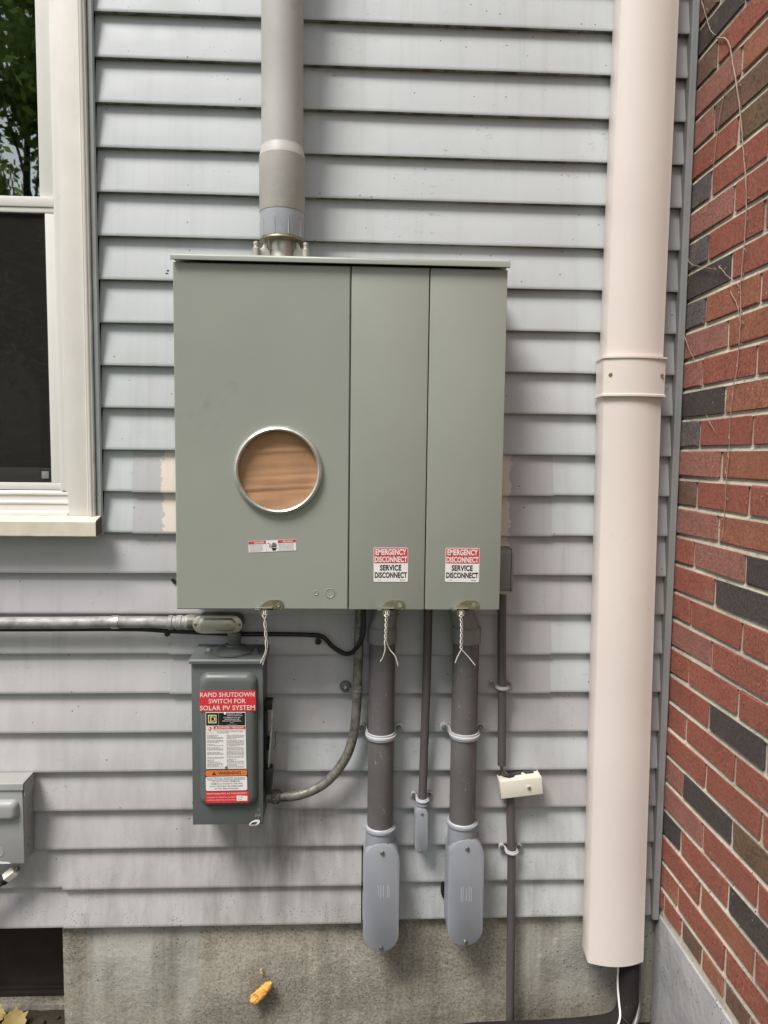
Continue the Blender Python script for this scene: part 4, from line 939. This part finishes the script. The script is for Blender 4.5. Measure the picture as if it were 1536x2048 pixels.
prism_y(bm, [(.2372, .8955), (.2396, .8972), (.2403, .8990), (.2403, .9042), (.2396, .9060), (.2372, .9077), (.2372, .9060), (.2382, .9048), (.2384, .9035), (.2384, .8997), (.2382, .8984), (.2372, .8972)], yl - .0004, yl - .0006)
obj('emblem', bm, 'pyellow', a, smooth=False)
for s, x0, x1, z0, z1 in (('GENERAL DUTY', .2685, .3035, .9128, .9152), ('SAFETY SWITCH', .2685, .3045, .9088, .9112), ('INTERRUPTOR DE', .2605, .3000, .9040, .9064), ('SEGURIDAD DE', .2635, .2975, .8998, .9022), ('SERVICIO GENERAL', .2580, .3025, .8956, .8980), ):
    letters(s, x0, x1, z0, z1, yl - .0006, 'pwhite', a, bold=.01)
fine_print(.276, .284, .8912, .8932, 1, yl - .0003, 'pwhite', a, seed=3); fine_print(.268, .293, .8872, .8892, 1, yl - .0003, 'pgrey', a, seed=4)
fine_print(.2205, .2480, .8845, .8862, 1, yl - .0003, 'pblack', a, seed=5)
q_('red_field', .2375, .3112, .8770, .8838, 'pred'); q_('pictogram_field', .2192, .2366, .8672, .8842, 'ppink' if False else 'ofwhite')
letters('DANGER / PELIGRO', .2490, .3072, .8784, .8825, yl - .0006, 'pwhite', a, bold=.02)
plate('alert_triangle', [(.2412, .8784), (.2466, .8784), (.2439, .8828)], yl - .0003, .0002, 'pwhite', a)
bm = NEW()
for p0, p1, w_ in (((.2262, .8818), (.2300, .8806), .0005), ((.2300, .8824), (.2306, .8808), .0009), ((.2306, .8808), (.2300, .8770), .0009), ((.2300, .8770), (.2262, .8735), .0006), ((.2300, .8770), (.2285, .8705), .0006), ((.2306, .8806), (.2340, .8775), .0005), ((.2240, .8762), (.2268, .8770), .0005)):
    dx, dz = p1[0] - p0[0], p1[1] - p0[1]; l_ = math.hypot(dx, dz); nx, nz_ = -dz / l_ * w_, dx / l_ * w_
    prism_y(bm, [(p0[0] + nx, p0[1] + nz_), (p0[0] - nx, p0[1] - nz_), (p1[0] - nx, p1[1] - nz_), (p1[0] + nx, p1[1] + nz_)], yl - .0003, yl - .0005)
obj('shock_pictogram', bm, 'pred', a, smooth=False)
fine_print(.2385, .3110, .8725, .8762, 1, yl - .0003, 'ppink', a, seed=8); fine_print(.2450, .3090, .8668, .8722, 2, yl - .0003, 'pgrey', a, seed=9)
for i, (zt_, n_) in enumerate(((.864, 4), (.8515, 3), (.8415, 2), (.8335, 3), (.8225, 3), (.8105, 2), (.8035, 3), (.7945, 4))):
    fine_print(.2212, .2612, zt_ - .0027 * n_, zt_, n_, yl - .0003, 'pgrey', a, seed=20 + i)
for i, (zt_, n_) in enumerate(((.864, 4), (.8515, 3), (.8430, 3), (.8335, 3), (.8245, 4), (.8125, 2), (.8055, 4), (.7935, 4))):
    fine_print(.2672, .3105, zt_ - .0027 * n_, zt_, n_, yl - .0003, 'pgrey', a, seed=40 + i)
screw_y('screw', .2658, .7835, yl - .0002, .0029, a)
obj('rivet', lathe_y(NEW(), .2642, .9148, [(.0028, yl - .0002), (.0026, yl - .0012), (.0012, yl - .0014)], 14), 'pwhite', a)
tl = .012; pv = (.2168, .7245)
a = plate('shock_label', rotpts(rrect(.2168, .3168, .7245, .7772, .0055), tl, pv), YF, .0006, 'pblack', ss); yl = YF - .0008
plate('orange_field', rotpts(rrect(.2178, .3158, .7618, .7762, .004), tl, pv), yl, .0002, 'porange', a)
plate('white_field', rotpts(rrect(.2178, .3158, .7255, .7602, .004), tl, pv), yl, .0002, 'pwhite', a)
yl -= .0004
letters('WARNING', .2480, .3015, .7650, .7728, yl, 'pblack', a, bold=.012, tilt=tl, piv=pv)
plate('alert_triangle', rotpts([(.2330, .7645), (.2430, .7645), (.2380, .7733)], tl, pv), yl + .0002, .0002, 'pblack', a)
letters('!', .2374, .2386, .7655, .7702, yl - .0003, 'porange', a, bold=.03, tilt=tl, piv=pv)
letters('ELECTRICAL SHOCK HAZARD', .2215, .3115, .7542, .7584, yl, 'pblack', a, tilt=tl, piv=pv)
plate('rule', rotpts([(.2225, .7522), (.3110, .7522), (.3110, .7527), (.2225, .7527)], tl, pv), yl, .0002, 'pblack', a)
for s, x0, x1, z in (('DO NOT TOUCH TERMINALS', .2330, .3000, .7468), ('TERMINALS ON BOTH LINE AND', .2290, .3045, .7408), ('LOAD SIDES MAY BE ENERGIZED', .2270, .3060, .7348), ('IN THE OPEN POSITION', .2388, .2945, .7288)):
    letters(s, x0, x1, z, z + .0034, yl, 'pblack', a, bold=.006, tilt=tl, piv=pv)
pv = (.2172, .6952)
a = plate('disconnect_label', rotpts(rrect(.2172, .3192, .6952, .7232, .002), tl, pv), YF, .0004, 'predbright', ss); yl = YF - .0008
letters('PHOTOVOLTAIC AC DISCONNECT', .2205, .3155, .7162, .7200, yl, 'ofwhite', a, bold=.014, tilt=tl, piv=pv)
letters('MAXIMUM AC OPERATING CURRENT', .2205, .2890, .7078, .7106, yl, 'ofwhite', a, tilt=tl, piv=pv)
letters('NOMINAL OPERATING AC VOLTAGE', .2205, .2865, .7010, .7038, yl, 'ofwhite', a, tilt=tl, piv=pv)
plate('value_tag', rotpts([(.2905, .6995), (.3158, .6995), (.3158, .7112), (.2905, .7128)], tl, pv), yl + .0002, .0002, 'pwhite', a)
fine_print(.294, .308, .7005, .7115, 2, yl, 'pgrey', a, tl, pv, seed=2, fill=.9)

# bent metal conduit from the switch up to the cabinet
t = thing('bent_conduit', 'dark bent metal conduit curving from the switch box up to the cabinet', 'conduit', (.46, -.035, .66))
bp = spline([(.584, -.035, 1.1766), (.5812, -.035, 1.12), (.5785, -.035, 1.02), (.5763, -.035, .922), (.572, -.035, .856), (.5636, -.036, .8086), (.5488, -.038, .770), (.5215, -.040, .730), (.4903, -.042, .7015), (.4477, -.044, .682), (.4114, -.045, .675), (.378, -.045, .6745)], 6)
obj('pipe', tube(NEW(), bp, .0119, 20), 'emtdark', t)
obj('connector', lathe_x(NEW(), -.045, .6745, [(.0115, .388), (.0162, .386), (.0172, .381), (.0172, .368), (.0150, .3665), (.0150, .363), (.0145, .352)], 24), 'emtdark', t, ang=30)
bm = NEW()
for x, dz, dy in ((.373, .002, -.0175), (.376, -.006, -.0165), (.379, .0075, -.0155)): lathe_y(bm, x, .6745 + dz, [(.0022, -.045 + dy + .002), (.0018, -.045 + dy)], 8)
obj('set_screw', bm, 'steel', t)
t = thing('pipe_hanger', 'round headed hanger clip on the bent dark conduit', 'clip', (.55, -.01, .93))
obj('washer', lathe_y(NEW(), .5468, .9425, [(.0142, -.0012), (.0142, -.006), (.0125, -.0085), (.0055, -.0095)], 26), 'switch', t)
screw_y('screw', .5468, .9425, -.0095, .0048, t, 'steel')
bm = NEW(); cxh = .5772
lathe_z(bm, cxh, -.035, [(.0121, .9395), (.0135, .9400), (.0135, .9455), (.0125, .9462), (.0125, .9485), (.0135, .9492), (.0135, .9530), (.0121, .9535)], 26, False)
box(bm, .557, .5648, -.030, -.024, .9405, .9465)
obj('band', bm, 'emtdark', t, ang=30)

# black cable and its clips
tag(obj('black_cable', tube(NEW(), spline([(.5915, -.052, 1.1766), (.5915, -.053, 1.13), (.588, -.0535, 1.083), (.5700, -.0400, 1.047), (.5475, -.0115, 1.0285), (.516, -.0115, 1.046), (.4905, -.0115, 1.071), (.459, -.0115, 1.0772), (.3587, -.0118, 1.0792), (.2847, -.0118, 1.0792), (.1865, -.0118, 1.083), (.101, -.0118, 1.0872), (.003, -.0118, 1.0915), (-.297, -.0118, 1.0905), (-1.4, -.0118, 1.089)], 7), .0056, 12), 'black'),
    'black cable looping below the cabinet and following the metal conduit left', 'cable')
def clip(label, x, z):
    bm = lathe_y(NEW(), x, z, [(.0075, -.001), (.0075, -.006), (.0055, -.0100), (.0022, -.0110)], 16)
    box(bm, x - .0045, x + .0045, -.0075, -.0008, z, z + .012)
    return tag(obj('cable_clip', bm, 'black'), label, 'clip', 'small nail clips of the black cable')
clip('small dark nail clip just left of the black cable loop', .4775, 1.0575)
clip('small dark nail clip under the horizontal metal conduit', .1025, 1.0785)

# ------------------------------------------------------------------ light grey box at the left edge
lb = thing('disconnect_box', 'light grey metal box with hooded lid cut by the left edge', 'switch box', (-.33, -.03, .515))
LX0, LX1, LF = -.42, -.2385, -.052
obj('body', bx(LX0, LX1, LF + .001, -.001, .5165, .705), 'lightbox', lb, bevel=.0015)
obj('front_cover', bx(LX0, LX1 - .0005, LF - .003, LF + .0005, .5150, .7035), 'lightbox', lb, bevel=.0012)
bm = prism_x(NEW(), [(-.001, .7225), (LF - .004, .7205), (LF - .0065, .7185), (LF - .0065, .7030), (LF - .0045, .7030), (LF - .0035, .7150), (-.001, .7180)], LX0, LX1 + .003)
obj('hood', bm, 'lightbox', lb, bevel=.0005, bseg=1)
bm = NEW(); prism_x(bm, [(-.002, .7178), (LF - .0025, .7150), (LF - .002, .6860), (-.034, .6790), (-.006, .6865)], LX1 + .0030, LX1 + .0048); obj('hood_wing', bm, 'lightbox', lb, smooth=False)
rings = [[(x, y, z) for x, z in rrect(LX0 + .03 + g, -.2475 - g, .6275 + g, .6790 - g, .014 - g * .4, 6)] for g, y in ((0, LF - .0028), (.001, LF - .0065), (.004, LF - .0125), (.009, LF - .0165), (.014, LF - .0175))]
obj('raised_panel', loft(NEW(), rings), 'lightbox', lb, ang=60)
bm = lathe_x(NEW(), -.026, .5545, [(.0125, LX1 - .001), (.0125, LX1 + .0020), (.0110, LX1 + .0022), (.0102, LX1 + .0003), (.0085, LX1 + .0003), (.0075, LX1 + .0020)], 26); obj('knockout', bm, 'lightbox', lb)
bm = lathe_y(NEW(), -.300, .5465, [(.0130, LF - .002), (.0130, LF - .0038), (.0118, LF - .0042), (.0110, LF - .0033)], 26); obj('knockout', bm, 'lightbox', lb)
obj('knockout', lathe_x(NEW(), -.024, .6350, [(.0115, LX1 - .001), (.0115, LX1 + .0008), (.0100, LX1 + .0008), (.0095, LX1 + .0002)], 22), 'lightbox', lb)
obj('corner_chip', prism_y(NEW(), [(-.305, .5152), (-.272, .5152), (-.2765, .5185), (-.300, .5205)], LF - .0032, LF - .0040), 'pwhite', lb)
fc = thing('cable_fitting', 'cream hexagonal cable fitting with dark end under the light grey box', 'fitting', (-.29, -.03, .46))
dirv = Vector((.78, .10, .62)).normalized(); e0 = Vector((-.272, -.030, .484))
obj('hex_nut', tube(NEW(), [e0, e0 - dirv * .003, e0 - dirv * .028, e0 - dirv * .030], [.0125, .0145, .0145, .013], 6), 'cream', fc, smooth=False)
obj('ring', tube(NEW(), [e0 - dirv * .0302, e0 - dirv * .040], .0135, 18), 'black', fc)
obj('cable', tube(NEW(), spline([e0 - dirv * .0402, e0 - dirv * .09, e0 - dirv * .16 + Vector((0, 0, -.03)), e0 - dirv * .2 + Vector((-.02, 0, -.2))], 5), .0105, 12), 'pvcmid', fc)
obj('stud', tube(NEW(), [e0 + dirv * .001, e0 + dirv * .008], .006, 10), 'screwm', fc)

# ------------------------------------------------------------------ foam lump, leaves
bm = NEW(); bmesh.ops.create_icosphere(bm, subdivisions=5, radius=1)
A = Vector((.3080, -.004, .0930)); B = Vector((.3590, -.008, .1490)); ax = (B - A); L_ = ax.length; ax.normalize(); side = Vector((0, -1, 0)).cross(ax).normalized()
for v in bm.verts:
    p = v.co.copy(); t = p.x; wd_ = .0125 * (1 - .28 * t) * (1 if t < .6 else 1 - (t - .6) * .5); nn = 1 + .34 * noise.noise(p * 1.9) + .16 * noise.noise(p * 5) + .09 * noise.noise(p * 15)
    sgn = abs(t) ** .75 * (1 if t > 0 else -1)
    v.co = (A + B) / 2 + ax * (sgn * L_ * .53) + side * (p.y * wd_ * nn) + Vector((0, 1, 0)) * (p.z * .0135 * nn + .004)
tag(obj('foam_lump', bm, 'foam', ang=80), 'orange lump of cured spray foam stuck on the concrete foundation', 'foam')
bm = NEW()
for c, s in (((.331, .012, .1735), .0042), ((.3325, .012, .1665), .005), ((.335, .012, .1625), .0034)):
    q = bmesh.ops.create_icosphere(bm, subdivisions=2, radius=s)
    for v in q['verts']: v.co = Vector((v.co.x * .8, v.co.y * .6, v.co.z)) * (1 + .3 * noise.noise(v.co * 300)) + Vector(c)
tag(obj('foam_crumb', bm, 'foamold'), 'small tan foam crumbs above the orange lump on the concrete', 'foam')
def leaf(label, loc, rot, sc):
    tips = [(90, 1.0), (62, .78), (38, .95), (8, .72), (-20, .74), (-55, .55), (-90, .42), (-125, .55), (-160, .74), (172, .72), (142, .95), (118, .78)]
    pts = []
    for i, (a, r_) in enumerate(tips):
        pts.append((r_ * math.cos(R(a)), r_ * math.sin(R(a))))
        a2, r2 = tips[(i + 1) % len(tips)]; am = a + ((a2 - a + 180) % 360 - 180) / 2; rm = min(r_, r2) * .9; pts.append((rm * math.cos(R(am)), rm * math.sin(R(am))))
    bm = NEW(); M_ = Matrix.Translation(loc) @ Matrix.Rotation(rot[2], 4, 'Z') @ Matrix.Rotation(rot[0], 4, 'X') @ Matrix.Rotation(rot[1], 4, 'Y')
    def P3(x, y, o): return M_ @ Vector((x * sc, y * sc, sc * (.35 * x * x + .12 * y * y * (1 if y > 0 else -1)) + o))
    for o, fl in ((0, 0), (-.0006, 1)):
        c = bm.verts.new(P3(0, 0, o)); mids = [bm.verts.new(P3(x * .5, y * .5, o)) for x, y in pts]; outs = [bm.verts.new(P3(x, y, o)) for x, y in pts]
        for i in range(len(pts)):
            j = (i + 1) % len(pts); bm.faces.new((c, mids[i], mids[j]) if not fl else (c, mids[j], mids[i])); bm.faces.new((mids[i], outs[i], outs[j], mids[j]) if not fl else (mids[j], outs[j], outs[i], mids[i]))
    tube(bm, [M_ @ Vector((0, -.25 * sc, 0)), M_ @ Vector((.05 * sc, -.7 * sc, .1 * sc)), M_ @ Vector((.02 * sc, -1.1 * sc, .15 * sc))], sc * .025, 5)
    return tag(obj('fallen_leaf', bm, 'leaf', ang=70), label, 'leaf', 'yellow fallen leaves under the boarded opening')
leaf('broad yellow fallen leaf standing on the soil below the boarded opening', (-.318, .028, .024), (R(36), R(16), R(14)), .042)
leaf('curled yellow fallen leaf cut by the left edge', (-.378, .055, .020), (R(35), R(-20), R(60)), .034)
rl = random.Random(9)
for lab, x, y, s in (('largest pebble on the soil below the boarded opening', -.255, .055, .007), ('pebble nearest the concrete edge on the soil', -.222, .072, .005)):
    bm = NEW(); bmesh.ops.create_icosphere(bm, subdivisions=2, radius=s)
    for v in bm.verts: v.co = v.co * (1 + .3 * noise.noise(v.co * 150 + Vector((x * 50, 0, 0)))) * 1.0 + Vector((x, y, gz(x, y) + s * .4))
    tag(obj('pebble', bm, 'soil', ang=80), lab, 'pebble', 'pebbles below the boarded opening')

# ------------------------------------------------------------------ tree behind the viewer, mirrored in the upper pane
def tree(label, base, h, crown, n_leaf, seed, leaf_s=.075):
    t = thing('garden_tree', label, 'tree', base); rv = random.Random(seed); b0 = Vector(base)
    bm = tube(NEW(), spline([b0 + Vector((0, 0, -.1)), b0 + Vector((.1, 0, h * .3)), b0 + Vector((-.05, .1, h * .6)), b0 + Vector((.1, 0, h * .95))], 6), [.11 * (1 - .8 * i / 18) for i in range(19)], 10)
    for i in range(14):
        z = h * (.3 + .6 * i / 14); a = rv.uniform(0, 6.28); ln = rv.uniform(1.2, 2.4)
        s = b0 + Vector((0, 0, z)); tube(bm, spline([s, s + Vector((math.cos(a) * ln * .5, math.sin(a) * ln * .5, .5)), s + Vector((math.cos(a) * ln, math.sin(a) * ln, .9))], 4), [.03 * (1 - .1 * k) for k in range(9)], 6)
    obj('trunk', bm, 'bark', t)
    cl = []
    for i in range(46):
        while True:
            p = Vector((rv.uniform(-1, 1), rv.uniform(-1, 1), rv.uniform(-1, 1)))
            if .25 < p.length < 1: break
        cl.append((Vector((p.x * crown[0], p.y * crown[1], p.z * crown[2] + crown[3])) + b0, rv.uniform(.5, .95)))
    V, F = [], []
    for i in range(n_leaf):
        c, r_ = rv.choice(cl)
        p = c + Vector((rv.gauss(0, 1), rv.gauss(0, 1), rv.gauss(0, .8))) * r_ * .5
        u = Vector((rv.gauss(0, 1), rv.gauss(0, 1), rv.gauss(0, 1))).normalized(); w = u.orthogonal().normalized(); s = leaf_s * rv.uniform(.6, 1.3); k = len(V)
        for d in (u * s, w * s * .5, -u * s, -w * s * .5): V.append(tuple(p + d - b0))
        F.append((k, k + 1, k + 2, k + 3))
    me = bpy.data.meshes.new('crown'); me.from_pydata(V, [], F); me.materials.append(MT['treeleaf'])
    o = bpy.data.objects.new('crown', me); col.objects.link(o); o.parent = t; o['kind'] = 'stuff'
    return t
tree('leafy green tree mirrored in the upper window pane', (-4.1, -9.0, -.03), 8.5, (2.4, 2.2, 3.1, 5.4), 42000, 4)
